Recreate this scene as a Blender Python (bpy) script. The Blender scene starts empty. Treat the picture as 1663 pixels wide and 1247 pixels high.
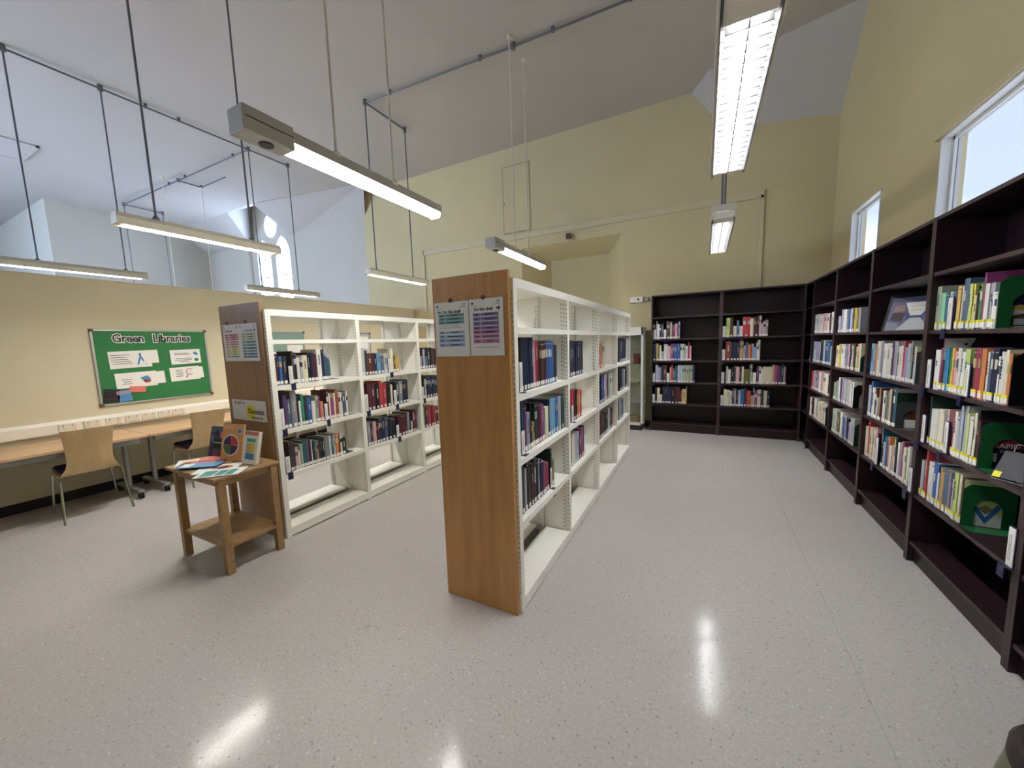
import bpy, bmesh, math, random
from mathutils import Vector, Matrix
random.seed(7)
C = bpy.context.scene.collection
PI = math.pi
sc = bpy.context.scene
# ------------------------------------------------------------ camera
cam_d = bpy.data.cameras.new('camera'); cam = bpy.data.objects.new('camera', cam_d); C.objects.link(cam)
F, YAW, PITCH, ROLL, H = 603.26, .47723, -.11101, -.030972, 1.55
cam_d.sensor_fit = 'HORIZONTAL'; cam_d.sensor_width = 36; cam_d.lens = F/1663*36; cam_d.clip_start = .02
_f = Vector((-math.sin(YAW)*math.cos(PITCH), math.cos(YAW)*math.cos(PITCH), math.sin(PITCH)))
_r = Vector((math.cos(YAW), math.sin(YAW), 0)); _u = _r.cross(_f)
_r2 = _r*math.cos(ROLL)+_u*math.sin(ROLL); _u2 = -_r*math.sin(ROLL)+_u*math.cos(ROLL)
cam.matrix_world = Matrix(((_r2.x, _u2.x, -_f.x, 0), (_r2.y, _u2.y, -_f.y, 0), (_r2.z, _u2.z, -_f.z, H), (0, 0, 0, 1)))
sc.camera = cam
# ------------------------------------------------------------ exposure, world, daylight
sc.view_settings.view_transform = 'Standard'; sc.view_settings.look = 'None'
sc.view_settings.gamma = 1; sc.view_settings.use_curve_mapping = False
sc.view_settings.exposure = 2.15
LAMP = 13.5          # strength of the fluorescent diffusers
SKY = 3.2
w = bpy.data.worlds.new('sky'); sc.world = w; w.use_nodes = True
nt = w.node_tree; nt.nodes.clear()
def N(nt, t, **k):
    n = nt.nodes.new(t)
    for a, b in k.items():
        if a.startswith('i_'): n.inputs[a[2:].replace('_', ' ')].default_value = b
        else: setattr(n, a, b)
    return n
tc = N(nt, 'ShaderNodeTexCoord'); sx = N(nt, 'ShaderNodeSeparateXYZ'); nt.links.new(tc.outputs['Generated'], sx.inputs[0])
rp = N(nt, 'ShaderNodeValToRGB'); cr = rp.color_ramp
cr.elements[0].position = 0.0; cr.elements[0].color = (.78, .95, 1.25, 1)
cr.elements[1].position = .175; cr.elements[1].color = (.60, .80, 1.15, 1)
e = cr.elements.new(.215); e.color = (.40, .53, .80, 1)
e = cr.elements.new(1.0); e.color = (.30, .42, .78, 1)
nt.links.new(sx.outputs['Z'], rp.inputs[0])
bg = N(nt, 'ShaderNodeBackground'); bg.inputs[1].default_value = SKY; nt.links.new(rp.outputs[0], bg.inputs[0])
wo = N(nt, 'ShaderNodeOutputWorld'); nt.links.new(bg.outputs[0], wo.inputs[0])
def portal(name, loc, rot, sx_, sy_):
    d = bpy.data.lights.new(name, 'AREA'); d.shape = 'RECTANGLE'; d.size = sx_; d.size_y = sy_
    d.cycles.is_portal = True
    o = bpy.data.objects.new(name, d); o.location = loc; o.rotation_euler = rot; C.objects.link(o)
portal('daylight_portal', (-11.5, 7.4, 4.2), (PI/2, 0, PI), 2.4, 3.4)
portal('daylight_portal', (2.0, 5.65, 2.5), (PI/2, 0, PI/2), 1.0, 1.2)
portal('daylight_portal', (2.0, 3.35, 2.5), (PI/2, 0, PI/2), 1.9, 1.2)
portal('daylight_portal', (-11.2, -4.4, 2.9), (PI/2, 0, 0), 6.2, 3.6)
sc.cycles.max_bounces = 8; sc.cycles.diffuse_bounces = 5; sc.cycles.glossy_bounces = 3; sc.cycles.transparent_max_bounces = 8
sc.cycles.sample_clamp_indirect = 6; sc.cycles.caustics_reflective = False; sc.cycles.caustics_refractive = False
sc.cycles.use_denoising = True

# ------------------------------------------------------------ materials
def lin(h):
    h = h.lstrip('#'); v = [int(h[i:i+2], 16)/255 for i in (0, 2, 4)]
    return tuple(x/12.92 if x <= .04045 else ((x+.055)/1.055)**2.4 for x in v) + (1,)
M = {}
def mat(name, col, rough=.6, metal=0, noise=0, nscale=8, stretch=(1, 1, 1), bump=0, bscale=60, emit=0, spec=.5, rnd=0, coat=0):
    m = bpy.data.materials.new(name); m.use_nodes = True; nt = m.node_tree; b = nt.nodes['Principled BSDF']
    c = lin(col) if isinstance(col, str) else col
    b.inputs['Base Color'].default_value = c; b.inputs['Roughness'].default_value = rough; b.inputs['Metallic'].default_value = metal
    b.inputs['Specular IOR Level'].default_value = spec
    if coat: b.inputs['Coat Weight'].default_value = coat
    if emit:
        b.inputs['Emission Color'].default_value = c; b.inputs['Emission Strength'].default_value = emit
    tc = N(nt, 'ShaderNodeTexCoord')
    src = None
    if noise:
        mp = N(nt, 'ShaderNodeMapping'); mp.inputs['Scale'].default_value = stretch; nt.links.new(tc.outputs['Object'], mp.inputs[0])
        nz = N(nt, 'ShaderNodeTexNoise'); nz.inputs['Scale'].default_value = nscale; nz.inputs['Detail'].default_value = 5; nt.links.new(mp.outputs[0], nz.inputs[0])
        src = nz.outputs[0]; amt = noise
    if rnd:
        oi = N(nt, 'ShaderNodeObjectInfo')
        if src is None: src = oi.outputs['Random']; amt = rnd
    if src is not None:
        r = N(nt, 'ShaderNodeMapRange'); r.inputs[1].default_value = .25 if noise else 0; r.inputs[2].default_value = .75 if noise else 1
        r.inputs[3].default_value = 1-amt; r.inputs[4].default_value = 1+amt; nt.links.new(src, r.inputs[0])
        mx = N(nt, 'ShaderNodeVectorMath', operation='SCALE'); mx.inputs[0].default_value = c[:3]; nt.links.new(r.outputs[0], mx.inputs['Scale'])
        nt.links.new(mx.outputs[0], b.inputs['Base Color'])
    if bump:
        nb = N(nt, 'ShaderNodeTexNoise'); nb.inputs['Scale'].default_value = bscale; nt.links.new(tc.outputs['Object'], nb.inputs[0])
        bm_ = N(nt, 'ShaderNodeBump'); bm_.inputs['Strength'].default_value = bump; bm_.inputs['Distance'].default_value = .01
        nt.links.new(nb.outputs[0], bm_.inputs['Height']); nt.links.new(bm_.outputs[0], b.inputs['Normal'])
    M[name] = m; return m
mat('plaster_cream', '#cbbe95', .75, noise=.04, nscale=1.3, bump=.15, bscale=40)
mat('plaster_yellow', '#cfc7ac', .75, noise=.03, nscale=1.3, bump=.12, bscale=40)
mat('plaster_grey', '#bfbbb0', .8, noise=.03, nscale=1.2, bump=.12, bscale=40)  # far hall daylight put into the colour, greyer than the cream plaster
mat('ceiling_paint', '#bbb6b2', .85, noise=.03, nscale=.9, bump=.15, bscale=30)
mat('trim_paint', '#cdc19e', .6)
mat('hatch_line', '#a09778', .8)  # hatch frame tone, darker than the trim paint
mat('white_gloss', '#dcdcd8', .35)
mat('wood_dark', '#26141a', .42, noise=.25, nscale=5, stretch=(6, 6, .7), bump=.05, bscale=90)
mat('wood_dark_edge', '#3d2d30', .45, noise=.15, nscale=12)  # dusty front edges catching light, both put into this lighter tone
mat('steel_cream', '#efede4', .42, noise=.015, nscale=2)
mat('slot', '#a19e90', .8)
mat('steel_back', '#cfcdc0', .5)
mat('plastic_white', '#e6e2d6', .4)
mat('plastic_offwhite', '#d9d2bf', .45)
mat('black', '#141316', .5); mat('rubber', '#1d1c1e', .7); mat('stool_rim', '#2f2725', .6); mat('stool_tread', '#4d433e', .8)
mat('skirting_black', '#121014', .35)
mat('metal_grey', '#9a9a96', .35, metal=.6)
mat('conduit_grey', '#6c6c70', .45, metal=.3)
mat('lamp_body', '#aeaca6', .5); mat('lamp_body_pale', '#cdc7b8', .5)
mat('lamp_shade', '#302f30', .5); mat('lamp_reflector', '#c9c9c6', .25, metal=.8)
mat('navy_clip', '#1d1a45', .4)
mat('seat_fabric', '#17173a', .9, noise=.2, nscale=200)
mat('chrome', '#b9b8b4', .22, metal=1)
mat('paper', '#e9e7e2', .7); mat('pages', '#d8d0bd', .8, noise=.08, nscale=120, stretch=(8, 1, 1))
mat('slot_dark', '#7d7c78', .7); mat('ink', '#1c1c22', .7); mat('yellow_band', '#e6dc3c', .6)
mat('board_green', '#2f7443', .85, noise=.06, nscale=6); mat('alu', '#b9b8b3', .35, metal=.7)
mat('board_teal', '#7f9a92', .85); mat('brown_spot', '#5e3a2e', .6)
mat('stool_body', '#6d6d56', .5)
mat('acrylic_grey', '#6d7076', .2)
def wood(name, a, b_, rough=.42, sc_=(14, 14, 1.0)):
    m = bpy.data.materials.new(name); m.use_nodes = True; nt = m.node_tree; p = nt.nodes['Principled BSDF']
    tc = N(nt, 'ShaderNodeTexCoord'); mp = N(nt, 'ShaderNodeMapping'); mp.inputs['Scale'].default_value = sc_
    nt.links.new(tc.outputs['Object'], mp.inputs[0])
    n1 = N(nt, 'ShaderNodeTexNoise'); n1.inputs['Scale'].default_value = 1.6; n1.inputs['Detail'].default_value = 8; n1.inputs['Roughness'].default_value = .65
    nt.links.new(mp.outputs[0], n1.inputs[0])
    r = N(nt, 'ShaderNodeValToRGB'); r.color_ramp.elements[0].position = .3; r.color_ramp.elements[1].position = .72
    r.color_ramp.elements[0].color = lin(a); r.color_ramp.elements[1].color = lin(b_)
    nt.links.new(n1.outputs[0], r.inputs[0]); nt.links.new(r.outputs[0], p.inputs['Base Color']); p.inputs['Roughness'].default_value = rough
    M[name] = m
wood('oak_panel', '#b17c44', '#cb9960'); wood('oak_panel_dull', '#8b6747', '#a37e58')
wood('oak_table', '#8c6c47', '#ab8a5e', sc_=(3, 12, 12)); wood('beech_ply', '#c4a677', '#d8bc8c', .4, sc_=(10, 10, 1.0)); wood('beech_desk', '#c09b74', '#d4b088', .45, sc_=(9, 1, 9))
# floor: speckled sheet vinyl with welded seams
def floor_mat():
    m = bpy.data.materials.new('floor_vinyl'); m.use_nodes = True; nt = m.node_tree; p = nt.nodes['Principled BSDF']; L = nt.links.new
    tc = N(nt, 'ShaderNodeTexCoord'); O = tc.outputs['Object']
    def noise(sc_, det=3, rough=.5):
        n = N(nt, 'ShaderNodeTexNoise'); n.inputs['Scale'].default_value = sc_; n.inputs['Detail'].default_value = det; n.inputs['Roughness'].default_value = rough; L(O, n.inputs['Vector']); return n.outputs[0]
    def mrange(src, a, b, c, d):
        r = N(nt, 'ShaderNodeMapRange'); L(src, r.inputs[0])
        for i, v in enumerate((a, b, c, d)): r.inputs[i+1].default_value = v
        return r.outputs[0]
    def math_(op, a, b):
        n = N(nt, 'ShaderNodeMath', operation=op)
        for i, v in enumerate((a, b)):
            if isinstance(v, (int, float)): n.inputs[i].default_value = v
            else: L(v, n.inputs[i])
        return n.outputs[0]
    big = noise(.9, 4); fine = noise(75, 2)
    base = math_('ADD', mrange(fine, .3, .7, .90, 1.08), mrange(big, .3, .7, -.035, .035))
    # dark and light chips
    vo = N(nt, 'ShaderNodeTexVoronoi'); vo.inputs['Scale'].default_value = 30; L(O, vo.inputs['Vector'])
    vw = N(nt, 'ShaderNodeTexVoronoi'); vw.inputs['Scale'].default_value = 22; L(O, vw.inputs['Vector'])
    dark = mrange(vo.outputs['Distance'], .06, .17, -.42, 0); light = mrange(vw.outputs['Distance'], .05, .15, .30, 0)
    base = math_('ADD', base, math_('ADD', dark, light))
    # hairline scuffs
    w1 = noise(2.3, 2); w2 = noise(1.3, 1)
    ln = math_('LESS_THAN', math_('ABSOLUTE', math_('SUBTRACT', w1, .5), 0), .0011); msk = math_('GREATER_THAN', w2, .66)
    base = math_('SUBTRACT', base, math_('MULTIPLY', math_('MULTIPLY', ln, msk), .22))
    # welded seam along y
    sx = N(nt, 'ShaderNodeSeparateXYZ'); L(O, sx.inputs[0])
    d = math_('PINGPONG', math_('ADD', sx.outputs['X'], 23.34), 4.0)
    base = math_('SUBTRACT', base, math_('MULTIPLY', math_('LESS_THAN', d, .003), math_('MULTIPLY', mrange(noise(.8, 1), .4, .6, .4, 1), .26)))
    mx = N(nt, 'ShaderNodeVectorMath', operation='SCALE'); mx.inputs[0].default_value = lin(FLOOR)[:3]; L(base, mx.inputs['Scale'])
    L(mx.outputs[0], p.inputs['Base Color'])
    L(mrange(big, .3, .7, .11, .15), p.inputs['Roughness'])
    p.inputs['Specular IOR Level'].default_value = .22
    bp_ = N(nt, 'ShaderNodeBump'); bp_.inputs['Strength'].default_value = .10; bp_.inputs['Distance'].default_value = .01
    L(noise(10, 3), bp_.inputs['Height']); L(bp_.outputs[0], p.inputs['Normal'])
    M['floor'] = m
FLOOR = '#b9b4b0'
floor_mat()
def emis(name, col, s):
    m = bpy.data.materials.new(name); m.use_nodes = True; nt = m.node_tree; nt.nodes.clear()
    e_ = N(nt, 'ShaderNodeEmission'); e_.inputs[0].default_value = col; e_.inputs[1].default_value = s
    o = N(nt, 'ShaderNodeOutputMaterial'); nt.links.new(e_.outputs[0], o.inputs[0]); M[name] = m
emis('tube_light', (1, .98, .945, 1), LAMP*1.08); emis('tube_cool', (.96, .985, 1, 1), LAMP); emis('tube_louvre', (.97, .985, 1, 1), LAMP*2.1); emis('tube_slim', (1, .985, .96, 1), LAMP*2.9)
def glass(name, tint, gl=.08):
    m = bpy.data.materials.new(name); m.use_nodes = True; nt = m.node_tree; nt.nodes.clear()
    t = N(nt, 'ShaderNodeBsdfTransparent'); t.inputs[0].default_value = tint
    g = N(nt, 'ShaderNodeBsdfGlossy'); g.inputs['Roughness'].default_value = .03
    x = N(nt, 'ShaderNodeMixShader'); x.inputs[0].default_value = gl
    o = N(nt, 'ShaderNodeOutputMaterial'); nt.links.new(t.outputs[0], x.inputs[1]); nt.links.new(g.outputs[0], x.inputs[2]); nt.links.new(x.outputs[0], o.inputs[0]); M[name] = m
glass('window_glass', (.93, .96, 1, 1), .04); glass('dimmed_glass', (.37, .35, .335, 1), .05); glass('cabinet_glass', (.85, .86, .82, 1), .07); glass('clear_plastic', (.9, .92, .95, 1), .12)  # right wall panes get an added dark tint that dims the sky

# ------------------------------------------------------------ mesh builder
class MB:
    def __init__(s): s.v = []; s.f = []; s.m = []
    def face(s, pts, mi=0):
        b = len(s.v); s.v += [tuple(p) for p in pts]; s.f.append(tuple(range(b, b+len(pts)))); s.m.append(mi); return s
    def box(s, x0, x1, y0, y1, z0, z1, mi=0):
        if x0 > x1: x0, x1 = x1, x0
        if y0 > y1: y0, y1 = y1, y0
        if z0 > z1: z0, z1 = z1, z0
        return s.hexa([(x0, y0), (x1, y0), (x1, y1), (x0, y1)], z0, z1, mi)
    def hexa(s, poly, z0, z1, mi=0, top=None):
        n = len(poly); b = len(s.v); t = top or poly
        s.v += [(x, y, z0) for x, y in poly]+[(x, y, z1) for x, y in t]
        s.f.append(tuple(reversed(range(b, b+n)))); s.f.append(tuple(range(b+n, b+2*n)))
        for i in range(n):
            j = (i+1) % n; s.f.append((b+i, b+j, b+n+j, b+n+i))
        s.m += [mi]*(n+2); return s
    def slab(s, pts, d, mi=0):
        """polygon pts (3d) extruded by vector d"""
        n = len(pts); b = len(s.v); d = Vector(d)
        s.v += [tuple(p) for p in pts]+[tuple(Vector(p)+d) for p in pts]
        s.f.append(tuple(reversed(range(b, b+n)))); s.f.append(tuple(range(b+n, b+2*n)))
        for i in range(n):
            j = (i+1) % n; s.f.append((b+i, b+j, b+n+j, b+n+i))
        s.m += [mi]*(n+2); return s
    def tube(s, pts, r, n=8, mi=0, r1=None):
        pts = [Vector(p) for p in pts]; b = len(s.v); k = len(pts)
        up = Vector((0, 0, 1))
        for i, p in enumerate(pts):
            t = (pts[min(i+1, k-1)]-pts[max(i-1, 0)]).normalized()
            a = t.cross(up if abs(t.z) < .95 else Vector((1, 0, 0))).normalized(); c = t.cross(a).normalized()
            rr = r if r1 is None else r+(r1-r)*i/(k-1)
            for q in range(n):
                g = 2*PI*q/n; s.v.append(tuple(p+a*math.cos(g)*rr+c*math.sin(g)*rr))
        for i in range(k-1):
            for q in range(n):
                q2 = (q+1) % n; s.f.append((b+i*n+q, b+i*n+q2, b+(i+1)*n+q2, b+(i+1)*n+q)); s.m.append(mi)
        s.f.append(tuple(range(b, b+n))[::-1]); s.f.append(tuple(range(b+(k-1)*n, b+k*n))); s.m += [mi, mi]
        return s
    def lathe(s, prof, cx, cy, n=32, mi=0):
        b = len(s.v)
        for r, z in prof:
            for q in range(n): s.v.append((cx+r*math.cos(2*PI*q/n), cy+r*math.sin(2*PI*q/n), z))
        for i in range(len(prof)-1):
            for q in range(n):
                q2 = (q+1) % n; s.f.append((b+i*n+q, b+i*n+q2, b+(i+1)*n+q2, b+(i+1)*n+q)); s.m.append(mi)
        s.f.append(tuple(range(b, b+n))[::-1]); s.f.append(tuple(range(b+(len(prof)-1)*n, b+len(prof)*n))); s.m += [mi, mi]
        return s
    def mesh(s, name, mats):
        me = bpy.data.meshes.new(name); me.from_pydata(s.v, [], s.f)
        for m in (mats if isinstance(mats, (list, tuple)) else [mats]): me.materials.append(M[m])
        me.polygons.foreach_set('material_index', s.m)
        bm = bmesh.new(); bm.from_mesh(me); bmesh.ops.recalc_face_normals(bm, faces=bm.faces[:]); bm.to_mesh(me); bm.free()
        me.update(); return me
    def build(s, name, mats, parent=None, smooth=False, bevel=0, kind=None):
        me = s.mesh(name, mats); o = bpy.data.objects.new(name, me); C.objects.link(o)
        if parent: o.parent = parent
        if smooth:
            me.polygons.foreach_set('use_smooth', [True]*len(me.polygons))
            mod = o.modifiers.new('e', 'EDGE_SPLIT'); mod.split_angle = .6
        if bevel:
            b = o.modifiers.new('b', 'BEVEL'); b.width = bevel; b.segments = 2; b.limit_method = 'ANGLE'
        if kind: o['kind'] = kind
        return o
def thing(name, label, cat, loc=(0, 0, 0), rz=0, group=None):
    o = bpy.data.objects.new(name, None); C.objects.link(o); o.location = loc; o.rotation_euler = (0, 0, rz)
    o.empty_display_size = .05
    o['label'] = label; o['category'] = cat
    if group: o['group'] = group
    return o
def tag(o, label, cat, group=None):
    o['label'] = label; o['category'] = cat
    if group: o['group'] = group
    return o
def copy_tree(o, parent=None):
    c = o.copy(); C.objects.link(c)
    if parent: c.parent = parent
    for ch in list(o.children): copy_tree(ch, c)
    return c
def text(s, size, loc, rot, m, parent, name='lettering', ext=.0006, align='LEFT', off=0):
    cu = bpy.data.curves.new(name, 'FONT'); cu.body = s; cu.size = size; cu.extrude = ext; cu.align_x = align; cu.resolution_u = 2; cu.offset = off
    cu.materials.append(M[m]); o = bpy.data.objects.new(name, cu); o.location = loc; o.rotation_euler = rot; C.objects.link(o)
    me = bpy.data.meshes.new_from_object(o); m2 = bpy.data.objects.new(name, me); m2.location = loc; m2.rotation_euler = rot
    bpy.data.objects.remove(o); C.objects.link(m2); m2.name = name
    if parent: m2.parent = parent
    return m2
# ------------------------------------------------------------ room shell
XR, YB, ZC = 1.57, 6.85, 5.3
MB().face([(-18.4, -4, 0), (1.7, -4, 0), (1.7, 7.3, 0), (-18.4, 7.3, 0)]).build('floor', 'floor', kind='structure')
mb = MB()
for p in (
    [(-18.4, -4.1, ZC), (1.69, -4.1, ZC), (1.69, 5.9, ZC), (-18.4, 5.9, ZC)],
    [(1.6, 5.9, ZC), (-10.3, 5.9, ZC), (-7.05, 6.5, ZC), (-7.5, 6.9, ZC), (-.287, 6.9, ZC), (-.02, 6.41, ZC), (1.6, 5.98, ZC)],
    [(-.02, 6.41, ZC), (1.6, 5.98, ZC), (1.6, 6.9, 4.42)], [(-.02, 6.41, ZC), (1.6, 6.9, 4.42), (.25, 6.9, 4.58)],
    [(-.287, 6.9, ZC), (-.02, 6.41, ZC), (.25, 6.9, 4.58)],
    [(-7.05, 6.5, ZC), (-10.4, 5.9, ZC), (-10.4, 6.9, 4.71), (-7.5, 6.9, 4.68)],
    [(-7.05, 6.5, ZC), (-7.5, 6.9, ZC), (-7.5, 6.9, 4.68)],
    [(-11.6, 5.9, ZC), (-10.4, 5.9, ZC), (-10.4, 6.9, 5.85), (-12.3, 6.9, 5.85)],
    [(-10.4, 5.9, ZC), (-10.4, 6.9, 5.85), (-10.4, 6.9, 4.71)],
    [(-11.6, 5.9, ZC), (-12.3, 6.9, 5.85), (-12.45, 6.9, 4.78)],
    [(-11.6, 5.9, ZC), (-15.1, 5.9, ZC), (-15.1, 6.9, 4.75), (-12.45, 6.9, 4.78)],
): mb.face(p)
mb.build('ceiling', 'ceiling_paint', kind='structure')
MB().box(-18.6, 1.7, -4.3, 7.6, 5.95, 6.1).build('sky_leak_cover', 'ceiling_paint', kind='structure')   # unseen deck added above the ceiling to stop sky light leaking in
# back wall with a splayed niche and the gothic window opening
mb = MB(); T = .3
NX0, NX1, NZ0, NZ1 = -3.24, -1.29, .9, 3.38
GX0, GX1, GZ0 = -12.55, -10.42, 2.5
mb.box(-7.5, NX0, YB, YB+T, 0, 5.95)
mb.box(NX0, NX1, YB, YB+T, 0, NZ0).box(NX0, NX1, YB, YB+T, NZ1, 5.95).box(NX1, 1.7, YB, YB+T, 0, 5.95)
# niche lining
a, b, c, d = (NX0, YB+.0, NZ0), (NX1, YB+.0, NZ0), (-1.64, 7.4, .9), (-2.83, 7.4, .9)
a2, b2, c2, d2 = (NX0, YB, NZ1), (NX1, YB, NZ1), (-1.64, 7.4, 3.18), (-2.83, 7.4, 3.18)
mb.face([a, d, d2, a2]).face([b, c, c2, b2]).face([d, c, c2, d2]).face([a2, b2, c2, d2]).face([a, b, c, d])
mb.build('wall_back', 'plaster_cream', kind='structure')
# right wall with two window openings
mb = MB(); WZ0, WZ1 = 2.02, 2.98
for y0, y1, z0, z1 in ((-4, 2.45, 0, 5.95), (4.16, 5.24, 0, 5.95), (6.08, 6.85, 0, 5.95), (2.45, 4.16, 0, WZ0), (2.45, 4.16, WZ1, 5.95), (5.24, 6.08, 0, WZ0), (5.24, 6.08, WZ1, 5.95)):
    mb.box(XR, XR+.13, y0, y1, z0, z1)
mb.build('wall_right', 'plaster_cream', kind='structure')
for k, (y0, y1) in enumerate(((5.24, 6.08), (2.45, 4.16))):
    m = MB(); x0, x1 = XR+.05, XR+.09; t = .035
    m.box(x0, x1, y0, y1, WZ0, WZ0+t).box(x0, x1, y0, y1, WZ1-t, WZ1).box(x0, x1, y0, y0+t, WZ0, WZ1).box(x0, x1, y1-t, y1, WZ0, WZ1)
    # painted lining of the reveal
    m.box(XR-.012, XR+.05, y0-.0, y1, WZ1-.012, WZ1).box(XR-.012, XR+.05, y1-.012, y1, WZ0, WZ1).box(XR-.012, XR+.05, y0, y0+.012, WZ0, WZ1)
    f = m.build('window_%d' % (k+2), 'white_gloss', kind='structure')
    MB().box(XR+.065, XR+.071, y0+t, y1-t, WZ0+t, WZ1-t).build('pane', 'dimmed_glass', f)
    if k == 1: MB().box(XR+.055, XR+.085, 3.0, 3.04, WZ0+t, WZ1-t).build('mullion', 'white_gloss', f)
MB().box(XR-.03, XR, 2.38, 4.22, WZ1+.0, WZ1+.05).build('trim_4', 'trim_paint', kind='structure')
# gothic window: stone plate with two lancets and an oculus cut through
cu = bpy.data.curves.new('window_1', 'CURVE'); cu.dimensions = '2D'; cu.fill_mode = 'BOTH'; cu.extrude = .05
def loop(pts):
    s = cu.splines.new('POLY'); s.points.add(len(pts)-1)
    for q, (x, y) in enumerate(pts): s.points[q].co = (x, y, 0, 1)
    s.use_cyclic_u = True
loop([(GX0-.05, GZ0-.05), (GX1+.05, GZ0-.05), (GX1+.05, 5.9), (GX0-.05, 5.9)])
def lancet(x0, x1, z0, zs):
    w_ = x1-x0; p = [(x0, z0), (x1, z0), (x1, zs)]
    for q in range(1, 7):
        g = q/6*math.acos(.5); p.append((x0+w_*math.cos(g), zs+w_*.95*math.sin(g)))
    for q in range(5, -1, -1):
        g = q/6*math.acos(.5); p.append((x1-w_*math.cos(g), zs+w_*.95*math.sin(g)))
    return p
for x0, x1 in ((-12.28, -11.6), (-11.36, -10.68)):
    loop(lancet(x0, x1, 2.7, 4.3))
loop([(-11.48+.3*math.cos(2*PI*q/28), 5.2+.34*math.sin(2*PI*q/28)) for q in range(28)])
gw = bpy.data.objects.new('window_1', cu); C.objects.link(gw); gw.rotation_euler = (PI/2, 0, 0); gw.location = (0, YB+.16, 0); cu.materials.append(M['plaster_grey']); gw['kind'] = 'structure'
for x0, x1, z0, z1 in ((-12.28, -11.6, 2.7, 4.9), (-11.36, -10.68, 2.7, 4.9)):
    p = MB().box(x0, x1, -.01, .0, z0, z1)
    p = MB().slab([(x, z, -.005) for x, z in lancet(x0, x1, 2.7, 4.3)], (0, 0, .008)).build('pane', 'window_glass', gw)
MB().slab([(-11.48+.3*math.cos(2*PI*q/28), 5.2+.34*math.sin(2*PI*q/28), -.005) for q in range(28)], (0, 0, .008)).build('pane', 'window_glass', gw)
for xm in (-11.94, -11.02):
    m = MB().box(xm-.012, xm+.012, 2.7, 4.85, -.02, .02)
    for z in (3.2, 3.75, 4.3): m.box(xm-.34, xm+.34, z-.012, z+.012, -.02, .02)
    m.build('glazing_bar', 'plaster_grey', gw)
# partition (does not reach the ceiling)
MB().box(-6.17, -6.08, -4, YB, 0, 2.385).build('wall_left', 'plaster_yellow', kind='structure')
MB().box(-6.18, -6.07, -4, YB, 2.385, 2.4).build('trim_1', 'trim_paint', kind='structure')
MB().box(-6.08, -6.062, -4, YB, 0, .1).build('baseboard_left', 'skirting_black', kind='structure')
MB().box(-.75, -6.08, YB-.018, YB, 0, .1).build('baseboard_back', 'skirting_black', kind='structure')
# far hall beyond the partition
mb = MB()
mb.box(-18.6, GX0, YB, YB+T, 0, 5.95).box(GX0, GX1, YB, YB+T, 0, GZ0).box(GX1, -7.5, YB, YB+T, 0, 5.95)
mb.hexa([(-14, 3.2), (-14.75, YB), (-18.6, YB), (-18.6, 3.2)], 0, 5.95)
mb.box(-18.6, -18.3, -4, 3.2, 0, 5.95)
mb.build('wall_far', 'plaster_grey', kind='structure')
m = MB()
for x in (-14.2, -12.2, -10.2, -8.26): m.box(x, x+.06, -4.2, -4.13, 1.2, 4.6)
m.box(-14.2, -8.2, -4.2, -4.13, 1.2, 1.26).box(-14.2, -8.2, -4.2, -4.13, 4.54, 4.6)
f = m.build('window_4', 'white_gloss', kind='structure')  # unseen window, added to bring daylight into the far hall
for x in (-14.14, -12.14, -10.14): MB().box(x, x+1.88, -4.17, -4.16, 1.26, 4.54).build('pane', 'window_glass', f)
MB().box(-18.6, -14.2, -4.3, -4, 0, 5.95).box(-8.2, 1.7, -4.3, -4, 0, 5.95).box(-14.2, -8.2, -4.3, -4, 0, 1.2).box(-14.2, -8.2, -4.3, -4, 4.6, 5.95).build('wall_front', 'plaster_cream', kind='structure')
# boxed pipe run on the back wall
m = MB(); y0 = YB-.035
m.box(-5.69, .74, y0, YB, 3.56, 3.66).box(-5.72, -5.66, y0, YB, 2.3, 3.66).box(.70, .745, y0, YB, 2.245, 3.6)
m.box(-5.66, .70, y0-.005, y0, 3.562, 3.575)
m.build('trim_2', 'trim_paint', kind='structure', bevel=.006)
# access hatch in the back wall
m = MB().box(-3.6, -3.04, YB-.012, YB, 3.72, 4.95)
o = thing('access_hatch', 'cream painted access hatch flush in back wall above the boxed pipe', 'hatch')
m.build('door', 'plaster_cream', o, bevel=.003)
m = MB()
for x0, x1, z0, z1 in ((-3.62, -3.6, 3.7, 4.97), (-3.04, -3.02, 3.7, 4.97), (-3.62, -3.02, 3.7, 3.72), (-3.62, -3.02, 4.95, 4.97)): m.box(x0, x1, YB-.006, YB, z0, z1)
m.build('frame', 'hatch_line', o)
MB().box(-3.595, -3.57, YB-.02, YB-.012, 4.25, 4.3).build('latch', 'metal_grey', o)
o = thing('ceiling_hatch', 'pale framed access panel in far ceiling beyond the partition', 'hatch')
MB().box(-11.6, -10.7, 1.7, 2.45, ZC-.02, ZC).build('panel', 'ceiling_paint', o, bevel=.004)
m = MB()
for x0, x1, q0, q1 in ((-11.64, -11.6, 1.66, 2.49), (-10.7, -10.66, 1.66, 2.49), (-11.64, -10.66, 1.66, 1.7), (-11.64, -10.66, 2.45, 2.49)): m.box(x0, x1, q0, q1, ZC-.025, ZC)
m.build('frame', 'ceiling_paint', o)
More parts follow.
